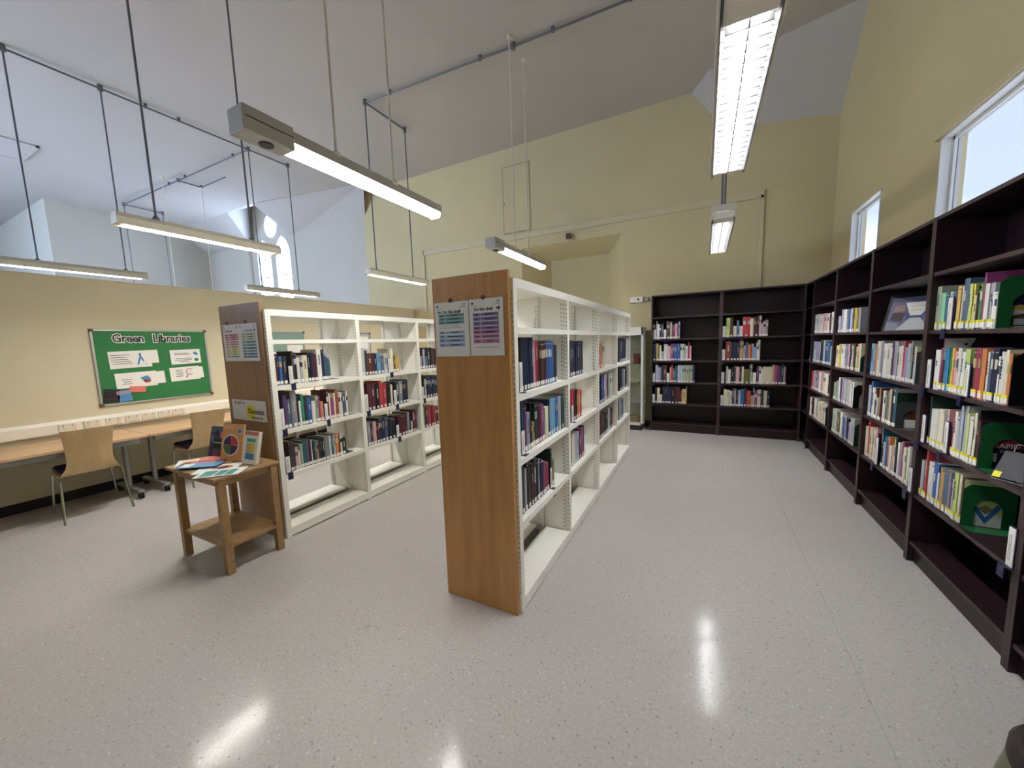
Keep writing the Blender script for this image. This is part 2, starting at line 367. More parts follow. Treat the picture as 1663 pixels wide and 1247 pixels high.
# little fittings
o = thing('motion_sensor', 'small dark sensor box high on back wall above the niche', 'sensor')
MB().box(-2.29, -2.2, YB-.1, YB-.07, 3.4, 3.5).build('housing', 'brown_spot', o, bevel=.005)
MB().box(-2.27, -2.22, YB-.07, YB, 3.43, 3.47).build('bracket', 'metal_grey', o)
o = thing('wall_alarm', 'white box with black dot on wall left of the dark bookcases', 'alarm')
MB().box(-1.16, -.94, YB-.05, YB, 2.17, 2.27).build('housing', 'plastic_white', o, bevel=.006)
MB().lathe([(.018, 0), (.018, .01)], 0, 0, 16).build('button', 'black', o).matrix_local = Matrix.Translation((-1.02, YB-.05, 2.22)) @ Matrix.Rotation(PI/2, 4, 'X')
MB().box(-.92, -.86, YB-.04, YB, 2.18, 2.25).build('key_switch', 'metal_grey', o, bevel=.004)
o = thing('smoke_detector', 'round dark smoke detector on ceiling', 'detector', (-4.0, 2.85, ZC))
MB().lathe([(.06, 0), (.06, -.03), (.045, -.05), (.02, -.055)], 0, 0, 24).build('housing', 'lamp_body', o, smooth=True)
MB().lathe([(.015, -.055), (.012, -.065)], 0, 0, 12).build('sensor_tip', 'black', o)

# ------------------------------------------------------------ fluorescent battens hung on rods
ZL = 2.68
def batten(x, y0, y1, style, label, rods, zr, rodmat='conduit_grey', emerg=0):
    t = thing('fluorescent_light', label, 'light', (x, 0, 0), group=None)
    if style == 'louvre':
        w_ = .105
        ya, yb = y0-.16, y1+.03
        m = MB().box(-w_, w_, ya, yb, ZL+.06, ZL+.12).box(-w_, -w_+.012, ya, yb, ZL-.022, ZL+.06).box(w_-.012, w_, ya, yb, ZL-.022, ZL+.06)
        m.build('housing', 'lamp_body_pale', t)
        m = MB()
        for s_ in (-1, 1): m.slab([(s_*.092, ya, ZL-.022), (s_*.052, ya, ZL+.05), (s_*.056, ya, ZL+.05), (s_*.096, ya, ZL-.022)], (0, yb-ya, 0))
        m.build('reflector', 'lamp_shade', t)
        MB().box(-w_+.012, w_-.012, ya, y0, ZL-.010, ZL+.05).build('end_cap', 'plastic_white', t, bevel=.004)
        MB().box(-.045, .045, y0, y1, ZL+.022, ZL+.055).build('diffuser', 'tube_louvre', t)
        m = MB(); n = int((y1-y0)/.065)
        for q in range(n): m.box(-.078, .078, y0+(q+.5)*(y1-y0)/n-.003, y0+(q+.5)*(y1-y0)/n+.003, ZL-.019, ZL+.012)
        m.box(-.002, .002, y0, y1, ZL-.019, ZL+.006)
        m.build('louvre', 'lamp_shade', t)
        MB().box(-w_+.012, w_-.012, y1, yb, ZL-.010, ZL+.05).build('end_cap', 'plastic_white', t, bevel=.004)
    elif style == 'prism':
        m = MB().box(-.06, .06, y0+(emerg or 0), y1, ZL+.042, ZL+.105)
        m.build('housing', 'lamp_body', t, bevel=.004)
        yy = y0+(emerg or .03)
        MB().slab([(-.055, yy, ZL+.042), (-.05, yy, ZL+.01), (-.035, yy, ZL), (.035, yy, ZL), (.05, yy, ZL+.01), (.055, yy, ZL+.042)], (0, y1-yy-.02, 0)).build('diffuser', 'tube_light', t)
        MB().slab([(-.058, y1-.02, ZL+.05), (-.05, y1-.02, ZL-.004), (.05, y1-.02, ZL-.004), (.058, y1-.02, ZL+.05)], (0, .02, 0)).build('end_cap', 'plastic_white', t)
        if emerg:
            e_ = MB().box(-.07, .07, y0, y0+emerg, ZL-.005, ZL+.12).build('emergency_pack', 'lamp_body', t, bevel=.006)
            MB().box(-.072, .072, y0+.012, y0+emerg-.004, ZL+.062, ZL+.066).build('seam', 'black', e_)
            MB().lathe([(.036, ZL-.012), (.036, ZL-.004)], 0, y0+emerg*.55, 24).build('sensor_disc', 'black', e_)
    else:
        m = MB().slab([(-.07, y0, ZL+.055), (-.045, y0, ZL+.095), (.045, y0, ZL+.095), (.07, y0, ZL+.055)], (0, y1-y0, 0))
        for q in (-1, 1): m.slab([(q*.07, y0, ZL+.056), (q*.062, y0, ZL-.006), (q*.056, y0, ZL-.006), (q*.062, y0, ZL+.056)], (0, y1-y0, 0))
        m.build('housing', 'lamp_body_pale', t)
        MB().box(-.034, .034, y0+.06, y1-.06, ZL+.036, ZL+.05).build('diffuser', 'tube_slim', t)
        for ya in (y0, y1-.05): MB().box(-.056, .056, ya, ya+.05, ZL, ZL+.055).build('end_cap', 'plastic_offwhite', t)
    for y, x2 in rods:
        zz = ZL+.09
        MB().tube([(x2, y, zz), (x2, y, zr)], .010 if rodmat == 'conduit_grey' else .008, 8).build('suspension_rod', rodmat, t, smooth=True)
        MB().lathe([(.028, zz), (.028, zz+.012), (.014, zz+.03)], x2, y, 12).build('rod_socket', rodmat, t)
        MB().lathe([(.03, zr-.03), (.03, zr)], x2, y, 12).build('ceiling_rose', rodmat, t)
    return t
batten(-2.17, 1.19, 2.82, 'prism', 'large lit batten with grey emergency pack nearest above the central shelving', [(1.75, .05), (2.25, .05)], ZC, 'plastic_offwhite', .27)
batten(-2.28, 3.96, 5.58, 'prism', 'lit batten with grey emergency pack in front of the back wall niche', [(4.5, .06), (4.92, .06)], ZC, 'plastic_offwhite', .24)
batten(.12, 1.7, 3.1, 'louvre', 'bright louvred batten overhead at upper right, nearest the dark bookcases', [(1.5, 0), (3.0, -.0)], ZC, 'conduit_grey')
batten(.14, 4.4, 5.9, 'louvre', 'small louvred batten hanging in front of the back bookcases', [(4.36, -.013), (4.36, .013)], ZC, 'conduit_grey')
batten(-4.55, 1.42, 2.82, 'slim', 'cream batten hanging above the end of the left white shelving', [(1.69, .05), (2.52, .03)], ZC-.05)
batten(-4.68, 4.28, 5.68, 'slim', 'cream batten hanging beyond the left shelving beside the boxed pipe', [(4.46, 0), (5.31, .0)], ZC-.05)
batten(-7.58, 1.0, 2.64, 'slim', 'grey batten above the partition at the far left edge', [(1.6, 0), (2.42, 0)], ZC-.05)
batten(-7.6, 4.04, 5.52, 'slim', 'grey batten hanging in front of the gothic window', [(4.34, 0), (5.08, .0)], ZC-.05)
batten(-10.2, 3.9, 5.3, 'slim', 'batten on pale rods in the far hall left of gothic window', [(4.02, 0), (4.72, 0)], ZC-.05, 'plastic_offwhite')
batten(-12.9, 3.9, 5.3, 'slim', 'farthest batten on thin grey rods beyond the partition', [(4.25, 0), (5.0, 0)], ZC-.05)
batten(.12, -2.2, -.7, 'louvre', 'unseen batten added behind the viewer to light the near floor', [(-1.9, 0), (-1.0, 0)], ZC, 'conduit_grey')  # out of view, added to brighten the floor near the camera
# surface conduit on the ceiling: one run each, with junction boxes and saddles as parts
def conduit(label, pts, junctions, saddles):
    t = thing('ceiling_conduit', label, 'conduit')
    for a, b in zip(pts[:-1], pts[1:]): MB().tube([a, b], .013, 8).build('pipe', 'conduit_grey', t, smooth=True)
    for x, y in junctions: MB().lathe([(.028, ZC-.075), (.028, ZC-.005)], x, y, 14).build('junction_box', 'conduit_grey', t, smooth=True)
    for x, y in saddles: MB().box(x-.017, x+.017, y-.017, y+.017, ZC-.06, ZC).build('saddle', 'conduit_grey', t)
z = ZC-.045
conduit('grey ceiling conduit running over the partition to gothic window light', [(-7.58, .2, z), (-7.6, 5.08, z)], [(-7.58, .9), (-7.58, 1.6), (-7.58, 2.42), (-7.6, 4.34), (-7.6, 5.08)], [(-7.58, 3.3), (-7.59, 2.9)])
conduit('grey ceiling conduit crossing the far hall to the farthest rods', [(-7.6, 4.34, z), (-12.9, 4.25, z), (-12.9, 5.0, z)], [(-12.9, 4.25), (-12.9, 5.0), (-10.2, 4.3)], [(-8.1, 4.33), (-9.9, 4.3), (-10.6, 4.29)])
conduit('thin ceiling conduit branch between the two pale rods in far hall', [(-10.2, 4.3, z), (-10.2, 4.72, z), (-9.2, 4.72, z)], [(-10.2, 4.72)], [])
conduit('grey ceiling conduit at top left edge above the cream batten', [(-4.52, .2, z), (-4.52, 2.52, z)], [(-4.52, 2.52), (-4.5, 1.69)], [])
conduit('long grey ceiling conduit from the right-hand light towards the left shelving lights', [(.1, 4.7, z), (-2.2, 4.62, z), (-4.68, 4.46, z), (-4.68, 5.31, z)], [(-4.68, 4.46), (-4.68, 5.31), (-2.22, 4.62), (.1, 4.7)], [(-1.7, 4.64), (-2.7, 4.59), (-4.2, 4.49), (-.8, 4.67)])
# rows of books: row, shelf height, start, then colour[*=separate thing]width.height in mm, in image-left-to-right order
ROWS=[
("R3a",1.545,3.356,"sg*57.266 mn*54.222 tl*36.221 sv*32.221 M*55.192 am*36.244 cr*26.242 sl*53.278 lm*32.245 ye*18.242 wh*21.179 dg*18.228 ol*20.210 gn*17.242 mg*19.288 wh*36.230 lg*32.229 wh*36.181"),
("R3b",1.180,3.392,"M*56.187 wh*62.245 mg*26.256 mr*26.317 sk*53.258 gn*19.259 ye*19.259 or*20.260 pk*33.242 wh*38.261 wh*37.241 lm*48.258 M*37.181 br*17.262 rs*52.263 or*42.264 wh*18.249 sl*22.249 nv*51.267 wh*16.230 wh*36.253 cr*26.263 or*26.246"),
("R3c",0.825,3.372,"M*44.185 dg*19.308 wh*57.232 wh*47.233 cr*60.246 gy*29.218 pk*25.258 M*41.193 rd*23.254 wh*30.259 lg*29.234 sv*31.299 lg*36.305 lm*24.270 wh*35.258 cr*23.281 bk*22.299 mr*22.247"),
("R3d",0.470,3.330,"lg*36.239 sl*28.254 rd*27.320 wh*62.255 bl*55.267 wh*22.215 tn*43.260 sl*46.260 gy*24.257 pu*24.209 lg*16.230 lm*38.276 cr*22.277 br*18.266"),
("R2b",1.180,4.293,"lb*74.267 or*55.261 wh*73.288 gy*55.292 wh*71.271 wh*54.275 cr25.273 pu*45.294 lv*34.292 lg*33.289 wh*39.255 wh*38.261 rd*25.293 lv*48.249 sv*41.277 sg*23.294 ch*34.251 lg*33.258"),
("R2c",0.825,4.340,"lg*67.266 bl*45.303 wh*59.255 br33.257 lg51.180 tn*41.264 mr*35.269 wh*65.253 sg*33.260 gy*41.261 pk24.279 lm*28.279 nv*35.276 sl*27.297 tl*22.303"),
("R2d",0.470,4.390,"cr*79.258 rd*38.320 cr*74.271 cr*64.263 pk*42.292 mr34.251 M*60.229 tl19.320 bk26.217 sv38.209 bl*49.262 or*42.272 wh*46.212 pk*34.228 cr*28.280 dg*33.302 wh*32.266 lv*42.184 mg*41.291 cr*49.256 sg*29.257 wh*30.279"),
("R0a",1.545,6.299,"lg61.240 lg61.240 lg61.240 lg61.240 lg61.240 cr52.222 cr52.222 pk70.235 pk70.235 pk54.232 pk54.232 wh45.230 wh45.230 mr63.226 wh54.236 wh54.236"),
("R1a",1.545,5.329,"lg53.178 lg53.178 lv49.241 lv49.241 wh52.235 wh52.235 gy60.171 bl48.233 sv47.234 sv47.234 br*63.239 ye*78.231 ol42.227 lg*58.229"),
("R1b",1.180,5.305,"cr52.230 cr52.230 ye77.246 wh68.248 wh68.248 lv*80.236 pk58.251 nv57.245 lg*73.240 br*62.254 lm*60.231 pk*50.256 cr41.263"),
("R0b",1.180,6.283,"sv61.261 sv61.261 sv61.261 lv59.255 lv59.255 lv59.255 dg70.289 dg70.289 sv56.282 sv56.282 sl53.268 sl53.268 bl51.254 bl51.254 sg62.219 pk60.292"),
("R0c",0.825,6.301,"rd80.230 pk49.242 pk49.242 lv56.211 lv56.211 gy45.211 gy45.211 wh61.248 wh61.248 pk58.258 pk58.258 cr80.248 wh46.247 wh46.247 cr60.245 bk48.243 bk48.243"),
("R1c",0.825,5.342,"sg44.187 sg44.187 sg80.212 wh77.252 pu63.251 lv*85.258 lg46.252 lg46.252 lg*66.256 lg*66.256 wh52.246 wh52.246"),
("R0d",0.470,6.279,"wh45.241 wh45.241 mr74.248 mr74.248 wh56.257 wh56.257 sg45.253 sg45.253 cr60.241 cr60.241 cr58.259 cr58.259 pk73.256 wh62.257"),
("R1d",0.470,5.331,"sg49.251 sg49.251 lg47.259 lg47.259 ol58.237 ol58.237 wh43.255 wh43.255 bl*83.216 lv*69.246 nv*78.237 lv54.206 lg*62.260 lg*62.260"),
("B0a",1.530,-0.776,"cr24.241 M31.163 lg14.296 wh38.248 nv24.228 sl17.234 ch27.248 M47.156 br40.286 br17.256 cr23.270 sl23.212 rs33.224 pk36.240 bk13.130 lv26.270"),
("B0b",1.175,-0.769,"ch*56.281 tn35.288 ol17.258 cr27.257 sv41.155 wh*61.270 pk47.239 mg37.274 pu17.266 bl*50.273 bl43.272 wh*55.270 sg26.255 wh32.233 rs26.289 pk26.239"),
("B0c",0.820,-0.779,"M48.157 sv40.283 lv49.243 nv41.276 br*51.280 M48.159 pk20.247 rd34.283 sl33.225 tl37.262 sv*46.283 sv36.276 sg*46.283 sg*49.283 sg*55.283 nv32.287"),
("B0d",0.470,-0.780,"M49.154 ch32.253 cr41.254 M44.151 nv35.271 nv36.272 nv34.273 nv37.274 bk*61.276 mr*54.277 mr27.264 ch26.192 am*66.237 lg10.281"),
("B1a",1.530,0.244,"M48.172 lm*48.289 br*46.297 M48.169 sl31.246 M48.165 rd*94.293 cr*45.268 mr*66.286 lg30.300 pk24.191 pk29.221 gy29.237"),
("B1b",1.175,0.240,"M52.176 rb*67.299 nv*38.276 nv*44.275 nv*38.274 tn*50.294 lv31.221 sl31.271 or31.234 rb18.255 lv24.247 lb36.197 wh24.260 wh21.302"),
("B1c",0.820,0.244,"M*65.180 lg28.265 wh37.217 bk41.243 ch25.273 pk*50.258 bk28.229 cr28.258 ol*83.215 sg31.295 M47.179 pu32.244 wh27.259 wh24.230 cr*115.259 tn32.287 mg*41.280 pu*35.273 dg29.294 lv20.260 mr14.253"),
("B1d",0.470,0.243,"M43.172 cr33.264 cr*49.250 lg35.237 ch29.283 lg19.268 nv32.254 sv32.248 bl*44.271 ch34.287 rd*56.252 tn28.172 sv18.283 mg37.247 cr*42.263 ch*39.250 cr*42.251 nv36.245"),
("L0a",1.265,1.755,"dg*15.273 mr*18.246 nv*15.253 bl*23.234 nv*42.232 M*39.154 ch*20.271 bk*24.259 wh*25.215 lg*25.218 cr*47.232 bk*22.254 nv*31.249 mr*36.240 wh*43.279 nv*30.274 sl*24.219 tl24.201"),
("L0b",0.900,1.762,"M*39.179 pu*29.280 sl*35.241 gy*50.304 bk*18.269 wh19.213 tg*28.268 ch*29.237 bl*39.232 wh*35.194 sg*28.236 mg*20.232 co*31.177 M*34.158 mr*21.268 cr16.237 mg*38.189 cr19.234 ru*31.264 wh*43.235 sl*38.240 wh18.236"),
("L0c",0.535,1.770,"M*42.142 ch*41.254 mr11.234 pk*25.194 wh14.157 sg*30.210 tl*29.229 sl*24.236 mr*24.226 wh10.221 dg20.213 tl20.213 co15.203 dg21.227 bk18.223 nv*26.217 gy*45.218 wh19.215 tl*27.224 lg19.214 or*34.217 br17.206 cr23.202 dg*35.169"),
("L1a",1.265,2.612,"lg*51.276 ch*28.251 br*56.220 mr25.219 nv*45.217 lb*50.220 sl*44.188 lg*48.212 M46.158 cr*47.261 br29.175 am*59.189"),
("L1b",0.900,2.611,"M*47.179 mr*49.276 mr*52.285 bk*59.264 rd*45.289 rd*56.260 bk*58.254 cr32.233 M49.173 ch*44.255 gy*57.258 nv*46.269 ch*41.265"),
("L1c",0.535,2.623,"gy*42.254 ch*33.224 pk*43.239 mr*39.230 nv*35.261 nv*51.261 sl*36.260 nv*58.235 bk*54.224 M44.141 mr*45.230 mr*58.237 mr*41.253 gy36.254 nv24.248 lg24.133 mr*50.263 mr32.256"),
("L2a",1.265,3.471,"gy52.155 mr18.252 sv36.240 sl45.150 ch46.255 bk37.254 br48.247 nv48.239"),
("L2b",0.900,3.471,"M39.150 bk33.269 lg27.239 nv*68.270 nv42.265 nv*50.270 nv51.265 nv52.261"),
("L2c",0.535,3.479,"sg33.267 ch*54.259 rd*55.259 mr*57.259 rd43.241 mr59.233"),
("C0a",1.265,1.862,"M*42.179 bk*40.313 nv*53.313 nv*31.313 nv*36.313 nv*33.313 pk*30.293 rd*30.293 mr*40.289 bk*37.289 br*33.285 mr*44.291 bl*40.291 bl*41.291 bl*37.287 pu22.279 dg*61.259"),
("C0b",0.900,1.866,"M*47.146 tl*22.300 pu*36.285 lv*46.230 bk*21.277 br22.167 tn*36.154 dg*32.270 nv*28.269 mr*43.260 mg*39.246 sl20.234 cr*62.215 nv*32.258 lb*55.256 lb*57.255 bl*47.256 sv*61.252 dg*64.256"),
("C0c",0.535,1.868,"nv*62.287 lg*26.266 bk*67.295 br18.271 bk*61.289 bk*29.268 lv*25.264 nv*36.251 pu*42.227 rs*38.211 rs*35.195 M32.151 dg*29.273 ol*47.181"),
("C1a",1.265,2.799,"ch*43.288 ch*43.288 nv*53.283 nv*47.283 nv*64.282 ch*59.281 ch*59.281"),
("C1b",0.900,2.790,"M48.139 rd42.261 mr*56.249 bk48.248 or*80.235 rd52.226"),
("C1c",0.535,2.792,"gy30.144 cr*61.270 lg*57.268 sv*69.253 mr*65.268 mg53.261 pu32.270 wh51.167"),
("C2a",1.265,3.708,"rd58.196 co54.239 co54.239 cr57.273 cr57.273"),
("C2b",0.900,3.740,"bk44.280 bk44.280 bl54.271 bl54.271 pk56.283 pk56.283 nv84.274 lg43.274 lg43.274 cr54.265 cr54.265"),
("C2c",0.535,3.719,"mr60.274 mr60.274 mr60.274 ch56.255 ch56.255 bk47.245 bk47.245 lg47.252 lg47.252 nv60.241 nv60.241 co51.231 co51.231"),
("C3a",1.265,4.735,"ch73.300 ch73.300 nv57.292 nv57.292 nv54.291 nv54.291 nv54.291 lg57.283 lg57.283 lg57.283"),
("C3b",0.900,4.738,"bk55.285 bk55.285 bk55.285 sl68.266 sl68.266 lg81.250 bk57.272 bk57.272 bk57.272"),
("C3c",0.535,4.708,"gy74.250 gy74.250 sl50.232 sl50.232 sl50.232")]
# ------------------------------------------------------------ white double-sided shelving runs
LV = (1.63, 1.265, .90, .535)
def upright_mb(x, y, h, slots=True, side=1):
    m = MB().box(x-.016, x+.016, y-.02, y+.02, 0, h)
    if slots:
        z = .12
        while z < h-.06:
            for dx in (-.008, .008):
                m.box(x+dx-.0025, x+dx+.0025, y-.0206, y-.0198, z, z+.016, 1)
            z += .03
    return m
def white_run(name, label, xf, depth, ys, ppx0, ppx1, py, pw, wname, top=1.875):
    """xf: front (right-hand) face x; depth towards -x; ys: upright positions along y"""
    t = thing(name, label, 'shelving', (xf, ys[0], 0))
    ox, oy = xf, ys[0]
    L = lambda m: m
    def B(m, nm, mats, **k):
        o = m.build(nm, mats, t, **k); o.location = (-ox, -oy, 0); return o
    B(MB().box(ppx0, ppx1, py, py+.028, 0, 1.925), 'end_panel', wname, bevel=.002)
    xb = xf-depth; xm = (xf+xb)/2
    # slotted uprights: one mesh shared by all
    for i, y in enumerate(ys):
        for x in (xf-.016, xm, xb+.016):
            if i == 0 and x < xm: continue
            o = B(upright_mb(x, y, top), 'upright', ['steel_cream', 'slot'])
        if i:
            # sheet dividers between bays, one for each side
            B(MB().box(xm+.02, xf-.035, y-.006, y+.006, .03, top-.01), 'divider_panel', 'steel_cream')
            B(MB().box(xb+.035, xm-.02, y-.006, y+.006, .03, top-.01), 'divider_panel', 'steel_cream')
            # slotted edge strip facing the bay
            m = MB(); 
            m.box(xf-.06, xf-.034, y-.009, y-.0062, .05, top-.02)
            z = .1
            while z < top-.06:
                for dx in (-.052, -.042): m.box(xf+dx-.0025, xf+dx+.0025, y-.0098, y-.0088, z, z+.014, 1)
                z += .03
            B(m, 'slotted_strip', ['steel_cream', 'slot'])
    sd = depth/2-.035
    for i in range(len(ys)-1):
        a, b = ys[i]+.02, ys[i+1]-.02
        for side, x0, x1 in ((1, xf, xf-sd), (-1, xb, xb+sd)):
            s = 1 if side == 1 else -1
            for z in LV:
                m = MB().box(x0, x0-s*.012, a, b, z-.036, z).box(x0-s*.012, x1, a, b, z-.012, z-.001).box(x1-s*.006, x1, a, b, z-.03, z-.001)
                if z == LV[0]: m = MB().box(x0, x0-s*.012, a, b, z-.034, z).box(x0-s*.012, x1, a, b, z-.012, z-.001)
                B(m, 'shelf', 'steel_cream')
            m = MB().box(x0, x0-s*.014, a, b, .012, .078).box(x0-s*.014, x1, a, b, .062, .077)
            B(m, 'base_shelf', 'steel_cream')
            B(MB().box(x0+s*.0015, x0-s*.014, a-.0195, b+.0195, top-.045, top+.004).box(x0-s*.014, xm+s*.0005, a-.0195, b+.0195, top+.0005, top+.003), 'top_panel', 'steel_cream')
    return t, B
YL = [1.735, 2.575, 3.43, 4.285, 5.14]
YC = [1.785, 2.65, 3.54, 4.40, 5.24]
tl, BL = white_run('white_shelving', 'left white double-sided metal shelving behind the small oak table', -3.01, .56, YL, -3.634, -3.05, 1.70, 0, 'oak_panel_dull', 1.862)
tc_, BC = white_run('white_shelving', 'central white double-sided metal shelving with tall oak end panel', -.89, .49, YC, -1.395, -.905, 1.735, 0, 'oak_panel', 1.885)
for Bf, xm, ys in ((BL, -3.29, YL), (BC, -1.135, YC)):
    for i in (0, 2):
        a, b = ys[i]+.03, ys[i+1]-.03
        for z0, z1 in ((.12, 1.75), (1.75, .12)):
            Bf(MB().slab([(xm-.003, a, z0), (xm-.003, b, z1), (xm-.003, b, z1+.02), (xm-.003, a, z0+.02)], (.004, 0, 0)), 'cross_brace', 'steel_cream')
for x0 in (-1.395, -3.634):
    Bf = BC if x0 > -2 else BL; y = 1.733 if x0 > -2 else 1.698
# finger pulls (hook holes) above the notices
# ------------------------------------------------------------ dark bookcases, one thing per bay
DZ = (1.90, 1.545, 1.18, .825, .47)
BZ = (1.885, 1.53, 1.175, .82, .47)
def dark_case(label, loc, rz, wid, zs, group=None, depth=.30, lean_l=True):
    """local: front at y=0, depth +y, x from 0 to wid"""
    t = thing('dark_bookcase', label, 'bookcase', loc, rz, group)
    s = .022; top = 2.237
    for x in (0, wid-s):
        o = MB().box(x, x+s, 0, depth, 0, top).build('side_panel', 'wood_dark', t)
        MB().box(x, x+s, -.003, 0, 0, top).build('edge_strip', 'wood_dark_edge', o)
    o = MB().box(s, wid-s, .004, depth, top-.022, top).build('top_board', 'wood_dark', t)
    MB().box(s, wid-s, .0, .004, top-.022, top).build('edge_strip', 'wood_dark_edge', o)
    for z in zs+(.145,):
        o = MB().box(s, wid-s, .008, depth-.008, z-.022, z).build('shelf' if z > .2 else 'base_shelf', 'wood_dark', t)
        MB().box(s, wid-s, .004, .008, z-.022, z).build('edge_strip', 'wood_dark_edge', o)
    MB().box(s, wid-s, .03, .048, 0, .123).build('plinth', 'wood_dark', t)
    MB().box(s, wid-s, depth-.008, depth, .0, top-.022).build('back_panel', 'wood_dark', t)
    return t
RB = [6.195, 5.24, 4.288, 3.336, 2.384, 1.43]
names = ['dark bookcase against the right wall nearest the corner, display leaflets absent', 'dark bookcase on the right under the small bright window', 'dark bookcase on the right with the brochure stand on its top row',
         'nearest fully seen dark bookcase on the right with yellow-banded books', 'dark bookcase cut off by the right edge of the photo']
names[0] = 'dark bookcase on the right wall nearest the corner'
for k in range(5):
    dark_case(names[k], (1.26, RB[k], 0), -PI/2, .951, DZ, 'dark bookcases along the right wall')
dark_case('left dark bookcase at the back beside the glass cabinet', (-.775, 6.55, 0), 0, 1.0, BZ, 'dark bookcases at the back wall', .295)
dark_case('right dark bookcase at the back beside the corner', (.227, 6.55, 0), 0, 1.03, BZ, 'dark bookcases at the back wall', .295)
# corner filler
t = thing('corner_bookcase', 'narrow dark corner bookcase joining back and right bookcases', 'bookcase', (1.262, 6.2, 0))
MB().box(0, .02, 0, .02, 0, 2.237).build('corner_post', 'wood_dark_edge', t)
MB().box(0, .3, 0, .64, 2.215, 2.237).build('top_board', 'wood_dark', t)
for z in DZ+(.145,): MB().box(.006, .3, .0, .64, z-.022, z).build('shelf', 'wood_dark', t)
MB().box(.292, .3, 0, .64, 0, 2.215).build('back_panel', 'wood_dark', t)
MB().box(.03, .05, 0, .35, 0, .123).build('plinth', 'wood_dark', t)
MB().box(0, .292, .632, .64, 0, 2.215).build('back_panel', 'wood_dark', t)

# ------------------------------------------------------------ books
PAL = {'sg': ('sage', '#9ba890'), 'mn': ('mint', '#8fd0a8'), 'tl': ('teal', '#2f6874'), 'sv': ('silver blue', '#a3b0c4'), 'am': ('amber', '#d8b058'), 'cr': ('cream', '#d9d0b2'),
       'sl': ('slate blue', '#4c5f7d'), 'lm': ('lime', '#bcd276'), 'ye': ('yellow', '#dcc03a'), 'wh': ('white', '#dddad4'), 'dg': ('dark green', '#1f3b30'), 'ol': ('olive', '#6a6738'),
       'gn': ('green', '#3c8a4e'), 'mg': ('magenta', '#9a3c74'), 'lg': ('light grey', '#b4b6ba'), 'pk': ('pink', '#d0a0a6'), 'or': ('orange', '#d87c42'), 'sk': ('sky blue', '#2f86b8'),
       'mr': ('maroon', '#551c2a'), 'br': ('brown', '#5e3a26'), 'rs': ('raspberry', '#9a3048'), 'nv': ('navy', '#1c2444'), 'gy': ('grey', '#85868c'), 'rd': ('red', '#c0363f'),
       'bl': ('blue', '#2c5fa4'), 'tn': ('tan', '#b0905e'), 'pu': ('purple', '#583068'), 'bk': ('black', '#161418'), 'lb': ('light blue', '#6ba6d0'), 'lv': ('lavender', '#a097b8'),
       'ch': ('charcoal', '#34343c'), 'co': ('coral', '#d88a72'), 'rb': ('brick red', '#96402f'), 'ru': ('rust', '#a05632'), 'tg': ('sea green', '#37957a')}
def mute(h, q=.86):
    v = [int(h[i:i+2], 16) for i in (1, 3, 5)]; g = sum(v)/3
    return '#'+''.join('%02x' % int(g+(x-g)*q) for x in v)
for k, (n, h) in PAL.items(): h = mute(h); mat('book_'+n.replace(' ', '_'), h, .42 if k not in ('mr', 'bk') else .5, rnd=.14)
ORD = 'first second third fourth fifth sixth seventh eighth ninth tenth eleventh twelfth thirteenth fourteenth fifteenth sixteenth seventeenth eighteenth nineteenth twentieth twenty-first twenty-second twenty-third twenty-fourth twenty-fifth twenty-sixth twenty-seventh twenty-eighth twenty-ninth thirtieth'.split()
BAY = {'R3': 'nearest yellow-banded right-hand bookcase', 'R2': 'right-hand bookcase with brochure stand', 'R1': 'right-hand bookcase under small window', 'R0': 'right-hand bookcase nearest corner',
       'B0': 'left back bookcase', 'B1': 'right back bookcase', 'L0': 'nearest bay, left white shelving', 'L1': 'second bay, left white shelving', 'L2': 'third bay, left white shelving',
       'C0': 'nearest bay, central white shelving', 'C1': 'second bay, central white shelving', 'C2': 'third bay, central white shelving', 'C3': 'farthest bay, central white shelving'}
ROWN = {'a': 'top', 'b': 'second', 'c': 'third', 'd': 'bottom'}
DARKS = {'nv', 'bk', 'mr', 'dg', 'ch', 'br', 'pu', 'tl', 'sl', 'rs', 'rb', 'bl', 'ol', 'rd', 'mg', 'gn', 'gy', 'or', 'ru'}
def book_geo(w, h, key, band, rng):
    D = min(.225, h*.78)*rng.uniform(.9, 1.03); t = .003 if w > .022 else .0015
    c = MB(); g = .0006
    x0, x1 = g, w-g
    c.box(x0, x0+t, .004, D, 0, h).box(x1-t, x1, .004, D, 0, h)
    bul = min(.005, w*.15); n = 5
    pr = [(x0+(x1-x0)*q/n, .004-bul*math.sin(PI*q/n)) for q in range(n+1)]
    c.hexa(pr+[(x1, .0065), (x0, .0065)], 0, h)
    # printed title blocks and rules on the spine
    f = -.0006-bul+.004; xm = w/2; hw = max(.0018, w*.11)
    st = rng.random()
    if w > .012:
        if .1 < st < .48:
            z = h*rng.uniform(.72, .86); zend = h*rng.uniform(.45, .6)
            while z > zend:
                dz = rng.uniform(.006, .02)
                c.box(xm-hw, xm+hw, f-.0003, f+.001, z-dz, z, 1); z -= dz+rng.uniform(.002, .006)
        if st > .7: c.box(x0+.001, x1-.001, .0012-bul*.3, .0035, h*.92, h*.935, 1)
        if st > .86: c.box(x0+.001, x1-.001, .0012-bul*.3, .0035, h*.62, h*.80, 1)
    p = MB().box(x0+t, x1-t, .0066, D-.004, .003, h-.003)
    l = MB()
    lw = min(w*.42, .012); lz = .008
    l.box(xm-lw, xm+lw, -bul+.0028, .0036, lz, lz+.026)
    if band: l.box(xm-lw*1.05, xm+lw*1.05, -bul+.0026, .0036, lz+.026, lz+.040, 1)
    return c, p, l
CONTR = {True: ['book_cream', 'book_white', 'book_light_grey', 'book_tan'], False: ['book_charcoal', 'book_navy', 'book_maroon', 'book_teal', 'book_slate_blue', 'book_sage']}
